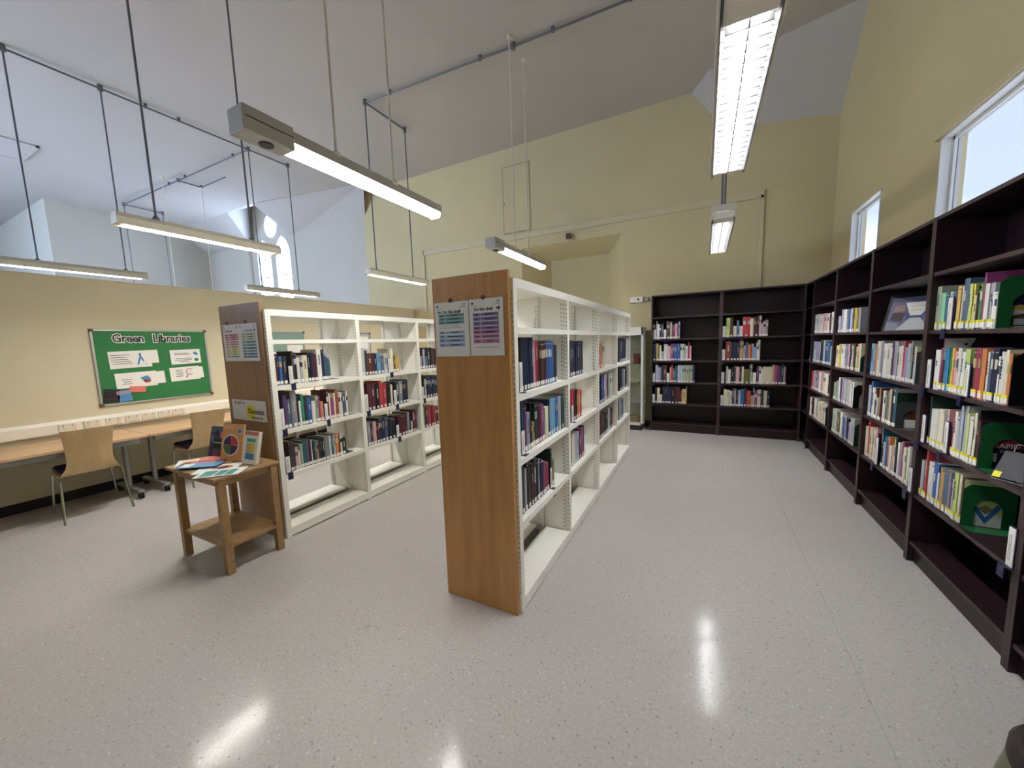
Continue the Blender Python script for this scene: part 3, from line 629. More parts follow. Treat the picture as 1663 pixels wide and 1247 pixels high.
PLANE = {'R': (1.28, -PI/2), 'B': (6.575, 0), 'L': (-3.035, PI/2), 'C': (-.925, PI/2)}
stuff = MB(); stuff_m = ['book_'+PAL[k][0].replace(' ', '_') for k in PAL] + ['pages', 'paper', 'yellow_band']
kidx = {k: i for i, k in enumerate(PAL)}; lasts = {}
def add_xf(dst, src, mx, remap):
    b = len(dst.v); dst.v += [tuple(mx @ Vector(v)) for v in src.v]
    dst.f += [tuple(b+i for i in f) for f in src.f]; dst.m += [remap[i] for i in src.m]
for name, z, s0, data in ROWS:
    rng = random.Random(name); pl = name[0]; c0, rz = PLANE[pl]
    toks = data.split(); s = s0; cnt = 0; mk = 0; sg = -1 if pl == 'R' else 1
    total_m = sum(1 for q in toks if q[0] == 'M')
    # keep every row between the side panels of its bay
    span = sum(int(''.join(ch for ch in q.replace('*', '') if not ch.isalpha()).split('.')[0]) for q in toks)/1000
    lim0 = {'R0': 6.17, 'R1': 5.216, 'R2': 4.264, 'R3': 3.312, 'B0': -.750, 'B1': .252}.get(name[:2])
    fit = 1.0
    if lim0 is not None and (s-lim0)*sg < 0:
        e_ = s+sg*span; fit = abs(e_-lim0)/span; s = lim0
    row = ROWN[name[2]] if not (pl in 'LC' and name[2] == 'c') else 'bottom'
    if pl in 'LC' and name[2] == 'b': row = 'middle'
    grp = 'books on the %s row, %s' % (row, BAY[name[:2]])
    for ti, tk in enumerate(toks):
        ind = '*' in tk; tk = tk.replace('*', '')
        k = ''.join(ch for ch in tk if ch.isalpha()); wv, hv = tk[len(k):].split('.'); wd, hg = int(wv)/1000*fit, int(hv)/1000
        back = rng.uniform(0, .006)
        loc = (c0+back if pl == 'R' else c0-back, s, z) if pl != 'B' else (s, c0+back, z)
        if k == 'M':
            mk += 1
            lab = 'white shelf label card with navy clip, %s row, %s' % (row, BAY[name[:2]])
            if total_m > 1: lab = '%s white label card with navy clip, %s row, %s' % (ORD[mk-1], row, BAY[name[:2]])
            wd2 = min(wd*.85, .04)
            o = thing('shelf_label', lab, 'label', loc, rz, 'shelf label cards')
            MB().box(.002, .002+wd2, -.012, -.009, .0, hg*.97).box(.002+wd2*.25, .002+wd2*.32, -.0125, -.012, .03, hg*.8, 1).box(.002+wd2*.5, .002+wd2*.56, -.0125, -.012, .03, hg*.8, 1).build('card', ['paper', 'slot_dark'], o)
            MB().box(0, .004+wd2, -.0088, -.002, -.0, hg*.99).box(0, .004+wd2, -.035, -.0305, -.052, .006).box(0, .004+wd2, -.0305, -.002, .0008, .0035).build('clip', 'navy_clip', o)
            s += sg*wd; continue
        cnt += 1
        band = name in ('R3a', 'R3b', 'R3c', 'R3d')
        cg, pg, lg_ = book_geo(wd, hg, k, band, rng)
        cm = 'book_'+PAL[k][0].replace(' ', '_'); con = rng.choice([x for x in CONTR[k in DARKS] if x != cm])
        if ind:
            size = ('thin ' if wd < .02 else 'thick ' if wd > .047 else '') + ('short ' if hg < .195 else 'tall ' if hg > .275 else '')
            if size == 'thin short ': size = 'small '
            if size == 'thick tall ': size = 'big '
            o = thing('book', '%s%s book, %s from left, %s row, %s' % (size, PAL[k][0], ORD[cnt-1], row, BAY[name[:2]]), 'book', loc, rz, grp)
            cg.build('cover', [cm, con], o); pg.build('pages', 'pages', o); lg_.build('spine_label', ['paper', 'yellow_band'], o)
            lasts[name] = (o, wd, hg); lasts[name, cnt] = (o, wd, hg)
        else:
            mx = Matrix.Translation(loc) @ Matrix.Rotation(rz, 4, 'Z'); ci = stuff_m.index(con)
            add_xf(stuff, cg, mx, {0: kidx[k], 1: ci}); n = len(PAL); add_xf(stuff, pg, mx, {0: n}); add_xf(stuff, lg_, mx, {0: n+1, 1: n+2})
        s += sg*wd
    lasts[name+'_end'] = s
so = stuff.build('books', stuff_m, kind='stuff'); tag(so, 'smaller and farther library books filling the remaining shelf rows', 'books')

# bookends: bent plate with an arched opening
def bookend(label, row, z, m, wp=.17, hp=.235, solid=False, gap=.006):
    """the plate stands at the image-right end of a row, in the plane across the shelf"""
    pl = row[0]; s = lasts[row+'_end']
    if pl == 'R': loc = (1.285, s-gap, z); rz = -PI/2
    elif pl == 'B': loc = (s+gap, 6.585, z); rz = 0
    else: loc = (PLANE[pl][0]-.01, s+gap, z); rz = PI/2
    t = thing('bookend', label, 'bookend', loc, rz)
    # local: x along the shelf away from the books, y depth
    a0, a1, zt = wp*.24, wp*.76, hp*.66; r = (a1-a0)/2; cy = (a0+a1)/2
    arch = [(cy+r*math.cos(PI*q/12), zt-r+r*math.sin(PI*q/12)) for q in range(13)]
    ch = .028
    outl = [(0, 0), (a0, 0)] + [(y, zz) for y, zz in reversed(arch)] + [(a1, 0), (wp, 0), (wp, hp-ch), (wp-ch, hp), (ch, hp), (0, hp-ch)]
    if solid: outl = [(0, 0), (wp, 0), (wp, hp-ch), (wp-ch, hp), (ch, hp), (0, hp-ch)]
    # triangulate the outline through bmesh ngon
    bm = bmesh.new(); vs = [bm.verts.new((0, y, zz)) for y, zz in outl]; f = bm.faces.new(vs)
    ex = bmesh.ops.extrude_face_region(bm, geom=[f]); bmesh.ops.translate(bm, vec=(.002, 0, 0), verts=[g for g in ex['geom'] if isinstance(g, bmesh.types.BMVert)])
    bmesh.ops.triangulate(bm, faces=bm.faces[:]); bmesh.ops.recalc_face_normals(bm, faces=bm.faces[:])
    me = bpy.data.meshes.new('plate'); bm.to_mesh(me); bm.free(); me.materials.append(M[m]); o = bpy.data.objects.new('plate', me); C.objects.link(o); o.parent = t
    MB().box(.0, .085, 0, wp, .0003, .0022).build('foot', m, t)
    return t
mat('enamel_green', '#1e5a33', .35); mat('enamel_black', '#131216', .35); mat('enamel_dark_green', '#1b3a28', .35); mat('enamel_grey', '#44464a', .3)
bookend('green arched bookend, top row of the nearest yellow-banded bookcase', 'R3a', 1.545, 'enamel_green', .2, .25)
bookend('black arched bookend beside an orange book, second row, nearest right-hand bookcase', 'R3b', 1.18, 'enamel_black', .19, .25)
bookend('green arched bookend framing a black cover with pink top', 'R3c', .825, 'enamel_green', .2, .245)
bookend('green arched bookend framing a blue and lime cover, bottom book row', 'R3d', .47, 'enamel_green', .2, .235)
bookend('charcoal bookend, second row of the bookcase with brochure stand', 'R2b', 1.18, 'enamel_grey', .18, .24, True)
bookend('grey arched bookend in front of dark green cover, third row', 'R2c', .825, 'enamel_grey', .19, .2)
bookend('steel bookend at the end of bottom row, bookcase with brochure stand', 'R2d', .47, 'metal_grey', .16, .17, True)
bookend('dark green arched bookend, second row under the small window', 'R1b', 1.18, 'enamel_dark_green', .18, .16)
bookend('black arched bookend with amber behind, third row under small window', 'R1c', .825, 'enamel_black', .18, .22)
bookend('green bookend, bottom book row under the small window', 'R1d', .47, 'enamel_dark_green', .18, .22, True)
bookend('green bookend, bottom book row nearest the corner', 'R0d', .47, 'enamel_dark_green', .18, .24, True)
bookend('black bookend behind the end of top row, left white shelving', 'L0a', 1.265, 'enamel_black', .15, .2, True)
bookend('steel bookend, middle row of the nearest left white bay', 'L0b', .90, 'metal_grey', .15, .17, True)
bookend('dark bookend, bottom row of the nearest left white bay', 'L0c', .535, 'enamel_dark_green', .15, .17, True)
# printed covers seen on the last book of three rows (prints lie on the near board)
def art(row, parts, txts=()):
    if row not in lasts: return
    o, w_, h_ = lasts[row]; D = min(.225, h_*.78)*.9
    for k, (mname, poly) in enumerate(parts):
        MB().slab([(w_-.0008+.0003*k, y*D, z*h_) for y, z in poly], (.0006, 0, 0)).build('cover_print', mname, o)
    for s, size, y, z, mname in txts:
        text(s, size, (w_+.0004+.0003*len(parts), y*D, z*h_), (PI/2, 0, PI/2), mname, o, ext=.0002)
R4 = lambda y0, y1, z0, z1: [(y0, z0), (y1, z0), (y1, z1), (y0, z1)]
art('R3a', [('book_white', R4(.03, .97, .02, .98)), ('book_navy', R4(.05, .95, .6, .95)), ('book_brown', [(.1, .05), (.95, .05), (.95, .4), (.5, .35)]), ('book_light_grey', R4(.5, .95, .08, .25)), ('book_amber', [(.4, .5), (.95, .42), (.95, .58), (.6, .62)])])
art('R3b', [('book_brown', R4(.03, .97, .02, .98)), ('book_tan', R4(.3, .7, .3, .6))])
art('R3c', [('book_black', R4(.03, .97, .02, .98)), ('book_raspberry', R4(.03, .97, .45, .8)), ('book_light_grey', R4(.22, .4, .16, .34))], [('RAPID', .034, .3, .46, 'paper'), ('Creative', .02, .45, .36, 'paper'), ('Care', .02, .6, .27, 'paper')])
art('R3d', [('book_white', R4(.03, .97, .02, .98)), ('book_lime', R4(.05, .95, .30, .95)), ('book_blue', [(.2, .42), (.5, .08), (.5, .22), (.34, .42)]), ('book_blue', [(.5, .08), (.85, .5), (.7, .5), (.5, .22)]), ('book_olive', [(.34, .4), (.5, .28), (.64, .4), (.5, .48)])])
art('R2c', [('book_dark_green', R4(.02, .98, .3, .98)), ('book_light_grey', R4(.02, .98, .88, .98)), ('book_brown', R4(.3, .7, .22, .42)), ('paper', R4(.05, .95, .02, .22))])
art('R2b', [('book_charcoal', R4(.02, .98, .02, .98)), ('book_lime', R4(.02, .98, .86, .98)), ('book_maroon', R4(.02, .98, .74, .86))])
art(('R3b', 3), [('book_white', [(.0, .60), (.62, .60), (.5, .80), (.62, .99), (.0, .99)]), ('book_charcoal', R4(.40, .46, .86, .9))])
art('R1c', [('book_amber', R4(.1, .9, .1, .8))])

# ------------------------------------------------------------ brochure and small displays on the dark shelves
t = thing('brochure_stand', 'blue and purple brochure in a clear stand, top row of right-hand bookcase', 'brochure', (1.30, 4.15, 1.5455), -PI*.30)
def lean(y, z, th=.28): return (y+z*math.sin(th), z*math.cos(th))
def panel(x0, x1, z0, z1, m, nm, off, par, th=.28, base=.004):
    p = [(x0, base+z0), (x1, base+z0), (x1, base+z1), (x0, base+z1)]
    pts = []
    for x, z in p:
        y2, z2 = lean(0, z, th); pts.append((x, y2-off, z2))
    return MB().slab(pts, (0, .0009 if off else .003, 0)).build(nm, m, par)
mat('print_blue', '#2a4a86', .4); mat('print_violet', '#8a78a8', .4); mat('print_peach', '#d9a58c', .4); mat('print_pale', '#dcd6da', .4)
panel(0, .34, 0, .3, 'clear_plastic', 'holder', .004, t)
panel(.02, .33, 0, .27, 'print_violet', 'brochure', 0, t)
def poly_panel(pts, m, off, par, nm='brochure_print', th=.28, base=.004):
    q = []
    for x, z in pts:
        y2, z2 = lean(0, z+base, th); q.append((x, y2-off, z2))
    return MB().slab(q, (0, .0006, 0)).build(nm, m, par)
for k, (pts, m) in enumerate((([(.02, .235), (.33, .235), (.33, .27), (.02, .27)], 'book_slate_blue'), ([(.02, .005), (.12, .005), (.10, .06), (.02, .08)], 'book_light_grey'), ([(.04, .09), (.12, .07), (.135, .14), (.05, .15)], 'book_maroon'), ([(.05, .15), (.13, .16), (.12, .21), (.05, .2)], 'print_peach'), ([(.25, .07), (.32, .05), (.32, .2), (.27, .18)], 'book_lavender'), ([(.27, .09), (.31, .08), (.31, .13), (.28, .13)], 'book_raspberry'), ([(.15, .08), (.26, .08), (.26, .135), (.15, .135)], 'print_blue'), ([(.10, .005), (.31, .005), (.24, .10), (.17, .10)], 'paper'), ([(.17, .12), (.24, .12), (.29, .225), (.12, .225)], 'paper'), ([(.17, .16), (.24, .16), (.245, .165), (.165, .165)], 'book_amber'), ([(.165, .19), (.245, .19), (.25, .195), (.16, .195)], 'book_amber'))): poly_panel(pts, m, .001+.0004*k, t)
MB().box(0, .34, -.03, .13, 0, .003).build('foot', 'clear_plastic', t)
t = thing('book_easel', 'small wire easel holding a dark leaflet at the right edge, third row', 'easel', (1.30, 2.63, .8255), -PI*.34)
for x in (.0, .09):
    MB().tube([(x, -.06, .02), (x, -.05, .003), (x, .0, .003), (x, .07, .16)], .0025, 6).build('wire', 'chrome', t)
MB().tube([(0, -.05, .003), (.12, -.05, .003)], .0025, 6).build('wire', 'chrome', t); MB().tube([(0, .07, .16), (.12, .07, .16)], .0025, 6).build('wire', 'chrome', t)
t2 = thing('leaflet', 'dark grey leaflet with yellow corner on the wire easel, right edge', 'leaflet', (1.30, 2.63, .8255), -PI*.34)
MB().slab([(-.01, -.03, .008), (.12, -.03, .008), (.12, .03, .13), (-.01, .03, .13)], (0, -.004, 0)).build('sheet', 'book_charcoal', t2)
MB().slab([(-.008, -.0345, .008), (.02, -.0345, .008), (.02, -.0215, .035), (-.008, -.0215, .035)], (0, -.001, 0)).build('corner_print', 'yellow_band', t2)

def marker(label, y, z, h=.17):
    o = thing('shelf_label', label, 'label', (1.262, y, z), -PI/2, 'shelf label cards')
    MB().box(.002, .042, -.012, -.009, .0, h*.97).box(.012, .015, -.0125, -.012, .03, h*.8, 1).box(.022, .025, -.0125, -.012, .03, h*.8, 1).build('card', ['paper', 'slot_dark'], o)
    MB().box(0, .044, -.0088, -.002, 0, h).box(0, .044, -.035, -.0305, -.052, .006).box(0, .044, -.0305, -.002, .0008, .0035).build('clip', 'navy_clip', o)
marker('white label card on the divider left of the nearest yellow-banded bookcase, bottom row', 3.365, .4715)
marker('white label card on navy clip at right edge of the photo, bottom row', 2.44, .4715, .19)
# tall display cards in the dark corner: leaning leaflet and blue pad
t = thing('leaning_leaflet', 'pale pink leaflet leaning sideways in the dark corner, second row', 'leaflet', (1.30, 6.44, 1.182), 0)
MB().slab([(0, 0, 0), (0, -.02, .0), (0, -.13, .2), (0, -.10, .215)], (.14, 0, 0)).build('sheet', 'book_pink', t)
t = thing('leaning_leaflet', 'blue pad leaning at the left end of top row, dark corner', 'leaflet', (1.30, 6.42, 1.547), 0)
MB().slab([(0, 0, 0), (0, -.03, .0), (0, -.10, .1), (0, -.07, .11)], (.14, 0, 0)).build('sheet', 'book_blue', t)

# ------------------------------------------------------------ glass display cabinet
t = thing('display_cabinet', 'slim white framed glass display cabinet left of the back bookcases', 'cabinet', (-1.70, 6.46, 0))
W_, D_, H_ = .815, .3, 1.74
MB().box(.02, W_-.02, .02, D_, 0, .09).build('plinth', 'black', t)
for x in (0, W_-.035):
    for y in (0, D_-.03): MB().box(x, x+.035, y, y+.03, .09, H_).build('corner_post', 'white_gloss', t)
MB().box(0, W_, 0, D_, H_-.13, H_).build('header', 'white_gloss', t, bevel=.004)
MB().box(0, W_, 0, D_, .09, .13).build('base_board', 'white_gloss', t)
MB().box(.035, W_-.035, D_-.008, D_, .13, H_-.13).build('back_panel', 'steel_back', t)
for z in (.45, .80, 1.12, 1.38): MB().box(.035, W_-.035, .02, D_-.01, z, z+.008).build('glass_shelf', 'clear_plastic', t)
MB().box(.035, W_-.035, .004, .010, .13, H_-.13).build('door', 'cabinet_glass', t)
MB().box(W_-.012, W_-.006, .03, D_-.03, .13, H_-.13).build('side_pane', 'cabinet_glass', t)
o = thing('picture_frame', 'small dark red framed picture inside the glass cabinet', 'frame', (-1.06, 6.6, 1.128)); MB().box(0, .12, 0, .02, 0, .17).build('frame', 'book_brown', o, bevel=.003); MB().box(.015, .105, -.002, 0, .015, .155).build('picture', 'book_raspberry', o)
o = thing('display_bundle', 'brown folded bundle on the floor of the glass cabinet', 'bundle', (-1.2, 6.53, .13)); MB().hexa([(0, 0), (.32, 0), (.32, .16), (0, .16)], 0, .1, 0, [(.05, .03), (.25, .04), (.24, .12), (.06, .12)]).build('cloth', 'oak_table', o, bevel=.02)
for k, (x, z, m, lb) in enumerate(((-1.25, .81, 'book_cream', 'cream papers stacked on middle shelf of glass cabinet'), (-1.15, .46, 'book_light_grey', 'grey papers on the low shelf of glass cabinet'))):
    o = MB().box(0, .28, 0, .18, 0, .02).box(.02, .25, .01, .17, .02, .045).box(.01, .2, .02, .15, .045, .06).build('paper_stack', m, bevel=.003); o.location = (x, 6.53, z); tag(o, lb, 'papers')
# ------------------------------------------------------------ small oak display table
TX0, TX1, TY0, TY1, TZ = -3.60, -2.885, 1.205, 1.645, .70
t = thing('side_table', 'small square oak table with low shelf in front of left shelving end', 'table', (-3.24, 1.42, 0))
def BT(m, nm, mt='oak_table', bv=.003):
    o = m.build(nm, mt, t, bevel=bv); o.location = (3.24, -1.42, 0); return o
BT(MB().box(TX0, TX1, TY0, TY1, TZ-.022, TZ), 'tabletop', bv=.006)
for x in (TX0+.06, TX1-.055):
    for y in (TY0+.025, TY1-.07): BT(MB().box(x, x+.048, y, y+.048, 0, TZ-.022), 'leg')
for y in (TY0+.035, TY1-.055): BT(MB().box(TX0+.1, TX1-.06, y, y+.02, TZ-.07, TZ-.022), 'apron')
for x in (TX0+.075, TX1-.045): BT(MB().box(x, x+.02, TY0+.07, TY1-.07, TZ-.07, TZ-.022), 'apron')
BT(MB().box(TX0+.075, TX1-.012, TY0+.035, TY1-.03, .185, .207), 'lower_shelf')
# magazines and booklets
mat('pr_dusk', '#3b3458', .4); mat('pr_orange', '#dca062', .4); mat('pr_red', '#b8433c', .4); mat('pr_coral', '#d87a6c', .4); mat('pr_teal', '#3d8f84', .4); mat('pr_blue', '#4c86bb', .4); mat('pr_purple', '#4a2a52', .4); mat('pr_green', '#4a7d3a', .4); mat('pr_yellow', '#dcc04c', .4); mat('pr_pale', '#dfe3e2', .4); mat('pr_peach', '#e2b98f', .4)
def sheet(label, cx, cy, w_, l, rot, z, col, prints, th=.006, name='magazine', cat='magazine', grp='magazines laid flat on the small oak table'):
    o = thing(name, label, cat, (cx, cy, z), rot, grp)
    MB().box(-w_/2, w_/2, -l/2, l/2, 0, th).build('cover', col, o)
    for x0, x1, y0, y1, m in prints: MB().box(x0*w_, x1*w_, y0*l, y1*l, th, th+.0005).build('cover_print', m, o)
    return o
sheet('peach magazine at the left edge of the small oak table', -3.47, 1.37, .2, .26, -.5, TZ, 'pr_pale', [(-.45, .45, .0, .48, 'pr_coral'), (-.4, .2, -.4, -.05, 'pr_peach')], .012)
sheet('magazine with dark red band beside the upright purple book', -3.36, 1.345, .13, .28, -.85, TZ+.0125, 'book_maroon', [(-.3, .3, -.3, .3, 'pr_coral')], .003)
sheet('blue booklet lying across the front left of the small oak table', -3.30, 1.31, .11, .27, -.95, TZ+.016, 'pr_blue', [(-.4, .3, -.48, -.2, 'pr_pale'), (.05, .4, -.1, .4, 'book_light_blue')], .003)
o = sheet('white leaflet with round food chart lying on the small oak table', -3.14, 1.35, .19, .26, -.75, TZ, 'paper', [(-.45, .45, -.48, -.3, 'pr_pale')], .003)
MB().lathe([(.06, .003), (.06, .0036)], 0, .03, 24).build('cover_print', 'pr_orange', o); MB().lathe([(.035, .0037), (.035, .0042)], 0, .03, 24).build('cover_print', 'pr_purple', o)
sheet('white and teal chart leaflet at the front right of small table', -3.0, 1.305, .17, .27, -.85, TZ+.0035, 'paper', [(-.3, .4, -.42, -.12, 'pr_teal'), (-.3, .4, -.08, .12, 'pr_teal'), (-.3, .4, .16, .34, 'pr_teal')], .003)
# three books standing face out on wire stands
def stand_book(label, cx, cy, w_, h_, th, rot, col, name='book', tilt=.22):
    o = thing(name, label, 'book', (cx, cy, TZ), rot, 'books standing face out on small table')
    ct, st = math.cos(tilt), math.sin(tilt); ctr = [0]
    def P(x, z, off=0): return (x, st*z-off*ct, ct*z+.006-off*st*0+off*st)
    def poly(pts, m, nm, off, dth): 
        if 0 < off < .002: ctr[0] += 1; off += .0003*ctr[0]
        return MB().slab([P(x, z, off) for x, z in pts], (0, dth*ct, -dth*st)).build(nm, m, o)
    poly([(0, 0), (w_, 0), (w_, h_), (0, h_)], col, 'cover', 0, .0015)
    poly([(.003, .003), (w_-.003, .003), (w_-.003, h_-.003), (.003, h_-.003)], 'pages', 'pages', -.0017, th)
    poly([(0, 0), (w_, 0), (w_, h_), (0, h_)], col, 'back_cover', -th-.002, .0015)
    return o, poly
def circ(cx, cz, r, a0=0, a1=2*PI, n=20): return [(cx+r*math.cos(a0+(a1-a0)*q/n), cz+r*math.sin(a0+(a1-a0)*q/n)) for q in range(n+1)]
def wedge(cx, cz, r, a0, a1): return [(cx, cz)]+circ(cx, cz, r, a0, a1, 8)
o, P_ = stand_book('purple and teal book standing face out, leftmost on the small table', -3.575, 1.48, .175, .245, .012, .12, 'pr_dusk')
for pts, m in ((R4(.005, .17, .2, .24), 'book_slate_blue'), (R4(.0, .03, .03, .2), 'pr_purple'), (R4(.15, .173, .02, .2), 'book_raspberry'), (R4(.045, .135, .07, .145), 'book_black'), (R4(.05, .13, .02, .06), 'book_slate_blue'), (R4(.06, .115, .008, .035), 'book_raspberry'), (R4(.07, .095, .17, .215), 'book_black'), (R4(.12, .15, .155, .2), 'pr_coral'), (R4(.02, .045, .12, .17), 'pr_blue')): P_(pts, m, 'cover_print', .0006, .0005)
text('THE FOOD BOOK', .012, (.052, -.004+.22*.11, .115), (PI/2-.22, 0, 0), 'paper', o)
o, P_ = stand_book('orange book with four-colour circle standing face out on small table', -3.375, 1.47, .215, .28, .008, .22, 'pr_orange')
P_(circ(.095, .115, .085), 'paper', 'cover_print', .0006, .0005)
for k, m in enumerate(('pr_red', 'pr_purple', 'pr_green', 'pr_purple')):
    P_(wedge(.095, .115, .074, k*PI/2+.03-0, (k+1)*PI/2-.03), m, 'cover_print', .0013, .0005)
P_(circ(.175, .225, .024), 'pr_pale', 'cover_print', .0006, .0005); P_(circ(.175, .225, .018), 'pr_blue', 'cover_print', .0013, .0005)
P_(R4(.01, .12, .24, .265), 'pr_peach', 'cover_print', .0006, .0005)
o, P_ = stand_book('white book with yellow and blue cover standing face out, rightmost', -3.10, 1.485, .17, .245, .022, .05, 'paper')
for pts, m in ((R4(.005, .165, .215, .242), 'pr_coral'), (R4(.03, .145, .03, .195), 'pr_pale'), (R4(.035, .14, .165, .19), 'pr_teal'), (R4(.035, .14, .085, .16), 'pr_yellow'), (R4(.035, .14, .035, .08), 'pr_blue')): P_(pts, m, 'cover_print', .0006, .0005)
for k, s in enumerate(('good', 'food', 'guide')): text(s, .026, (.045, -.003+.22*(.14-.022*k), .138-.022*k), (PI/2-.22, 0, 0), 'pr_blue', o)
for k, (x, y, rz, wd_) in enumerate(((-3.56, 1.475, .12, .15), (-3.355, 1.47, .22, .17), (-3.08, 1.48, .05, .15))):
    s_ = thing('book_stand', ('wire stand under the purple book', 'wire stand under the orange book', 'wire stand under the white book')[k]+' on small table', 'stand', (x, y, TZ), rz)
    for xx in (.02, wd_-.02): MB().tube([(xx, -.03, .012), (xx, -.028, .003), (xx, .06, .003), (xx, .075, .08)], .0022, 6).build('wire', 'chrome', s_)
    MB().tube([(.02, .06, .003), (wd_-.02, .06, .003)], .0022, 6).build('wire', 'chrome', s_)

# ------------------------------------------------------------ notices on the wooden end panels
def notice(label, x0, x1, z0, z1, y, name='notice', cat='notice', grp=None, m='paper'):
    o = thing(name, label, cat, (x0, y, z0), 0, grp)
    MB().box(0, x1-x0, -.002, 0, 0, z1-z0).build('sheet', m, o); return o, x1-x0, z1-z0
FR = (PI/2, 0, 0)
for nm, h in (('tg1', '#6f9a98'), ('tb1', '#9bb4cc'), ('tb2', '#8fa4c8'), ('tp1', '#7d74a0'), ('tp2', '#8a6090'), ('tp3', '#b07a9c'), ('tk1', '#cf8f9c'), ('tk2', '#e0c0b4'), ('ty1', '#dcd69a'), ('tn1', '#c4ceae'), ('tt1', '#8fb0a8'), ('tt2', '#6e8fae'), ('tr1', '#b9c8cf')): mat('table_'+nm, h, .7)
def rows_(o, x0, x1, xs, spec, y=-.0024):
    for k, (za, zb, m) in enumerate(spec):
        b = MB().box(x0, x1, y, -.0018, za, zb)
        b.box(xs-.001, xs+.001, y-.0003, y, za, zb, 1)
        zc = (za+zb)/2
        b.box(x0+.012, xs-.014, y-.0003, y, zc-.002, zc+.002, 2); r_ = random.Random(k*7+int(x1*1000)); l_ = r_.uniform(.3, .85)*(x1-xs)/2; mc = (x1+xs)/2
        b.box(mc-l_, mc+l_, y-.0003, y, zc-.0022, zc+.0022, 2)
        b.build('table_row', [m, 'paper', 'ink'], o)
def arrow(o, x, z, s, m='ink', L=.03):
    MB().slab([(x, -.0021, z+.004), (x, -.0021, z-.004), (x+s*L*.5, -.0021, z-.004), (x+s*L*.5, -.0021, z-.013), (x+s*L, -.0021, z), (x+s*L*.5, -.0021, z+.013), (x+s*L*.5, -.0021, z+.004)], (0, -.0004, 0)).build('arrow_print', m, o)
def heads(o, w_, h_):
    MB().lathe([(.0065, 0), (.0065, .0006)], 0, 0, 14).build('logo_print', 'ink', o).matrix_local = Matrix.Translation((.02, -.002, h_-.022)) @ Matrix.Rotation(PI/2, 4, 'X')
    MB().box(w_-.038, w_-.018, -.0024, -.002, h_-.02, h_-.014).box(w_-.045, w_-.018, -.0024, -.002, h_-.028, h_-.025).box(w_-.06, w_-.018, -.0024, -.002, h_-.034, h_-.032).box(.014, .05, -.0024, -.002, h_-.037, h_-.035).build('small_print', 'slot_dark', o)
yp = 1.733
mat('pr_arrow', '#4f8f86', .6)
o, w_, h_ = notice('white notice with green and blue table, left of two on central oak panel', -1.381, -1.150, 1.482, 1.786, yp)
heads(o, w_, h_); text('On this shelf', .024, (.055, -.0022, h_-.062), FR, 'ink', o, off=.0006); arrow(o, .046, h_-.054, -1, 'pr_arrow', .028)
rows_(o, .026, .2, .07, [(.222, .238, 'table_tg1'), (.202, .219, 'table_tg1'), (.182, .2, 'table_tg1'), (.128, .142, 'table_tb1'), (.104, .121, 'table_tb1'), (.08, .1, 'table_tb2'), (.056, .074, 'table_tb2')])
MB().box(.05, .16, -.0024, -.002, .171, .173).box(.03, .18, -.0024, -.002, .16, .162).build('small_print', 'slot_dark', o)
o, w_, h_ = notice('white notice with purple table, right of two on central oak panel', -1.144, -.934, 1.484, 1.788, yp)
heads(o, w_, h_); text('On this shelf', .0225, (.03, -.0022, h_-.062), FR, 'ink', o, off=.0006); arrow(o, .168, h_-.054, 1, 'ink', .026)
rows_(o, .022, .182, .07, [(.212, .23, 'table_tp1'), (.188, .208, 'table_tp1'), (.162, .184, 'table_tp1'), (.14, .158, 'table_tp2'), (.118, .137, 'table_tp2'), (.094, .114, 'table_tp3'), (.068, .09, 'table_tp3')])
MB().box(.03, .175, -.0024, -.002, .044, .047).build('small_print', 'slot_dark', o)
for x, pn in ((-1.27, 'left'), (-1.055, 'right')):
    q = MB().lathe([(.012, 0), (.012, .005)], 0, 0, 20).build('finger_pull', 'brown_spot'); q.matrix_world = Matrix.Translation((x, 1.735, 1.794)) @ Matrix.Rotation(PI/2, 4, 'X')
    tag(q, 'round brown hook pad above the %s notice on central oak panel' % pn, 'hook')
yp = 1.698
o, w_, h_ = notice('pink and yellow listing notice, left one on the left shelving end', -3.596, -3.352, 1.467, 1.768, yp)
heads(o, w_, h_); text('On this shelf', .022, (.03, -.0022, h_-.062), FR, 'book_maroon', o)
rows_(o, .03, .225, .08, [(.208, .222, 'table_tk1'), (.19, .205, 'table_tk1'), (.172, .187, 'table_tk1'), (.15, .166, 'table_tk2'), (.132, .147, 'table_tk2'), (.11, .128, 'table_tk2'), (.09, .107, 'table_ty1'), (.07, .087, 'table_ty1'), (.05, .066, 'table_ty1'), (.03, .046, 'table_tn1')])
o, w_, h_ = notice('green and blue listing notice, right one on the left shelving end', -3.350, -3.102, 1.468, 1.766, yp)
heads(o, w_, h_); text('On this shelf', .022, (.07, -.0022, h_-.062), FR, 'ink', o); arrow(o, .205, h_-.055, 1, 'ink', .022)
rows_(o, .03, .225, .08, [(.205, .222, 'table_tn1'), (.185, .202, 'table_tn1'), (.165, .182, 'table_tn1'), (.142, .16, 'table_tt1'), (.118, .136, 'table_tt1'), (.094, .112, 'table_tt2'), (.07, .088, 'table_tt1'), (.048, .064, 'table_tt2'), (.026, .042, 'table_tt2')])
for x in (-3.52, -3.25):
    q = MB().lathe([(.012, 0), (.012, .005)], 0, 0, 20).build('finger_pull', 'brown_spot'); q.matrix_world = Matrix.Translation((x, 1.698, 1.78)) @ Matrix.Rotation(PI/2, 4, 'X')
    tag(q, 'dark hook pad above the %s notice on the left shelving end' % ('left' if x < -3.4 else 'right'), 'hook')
o, w_, h_ = notice('white dietetics resources card with yellow splash above the small table', -3.578, -3.09, .975, 1.145, yp, 'sign', 'sign')
text('Spotlight on...', .032, (.035, -.0022, h_-.034), FR, 'ink', o)
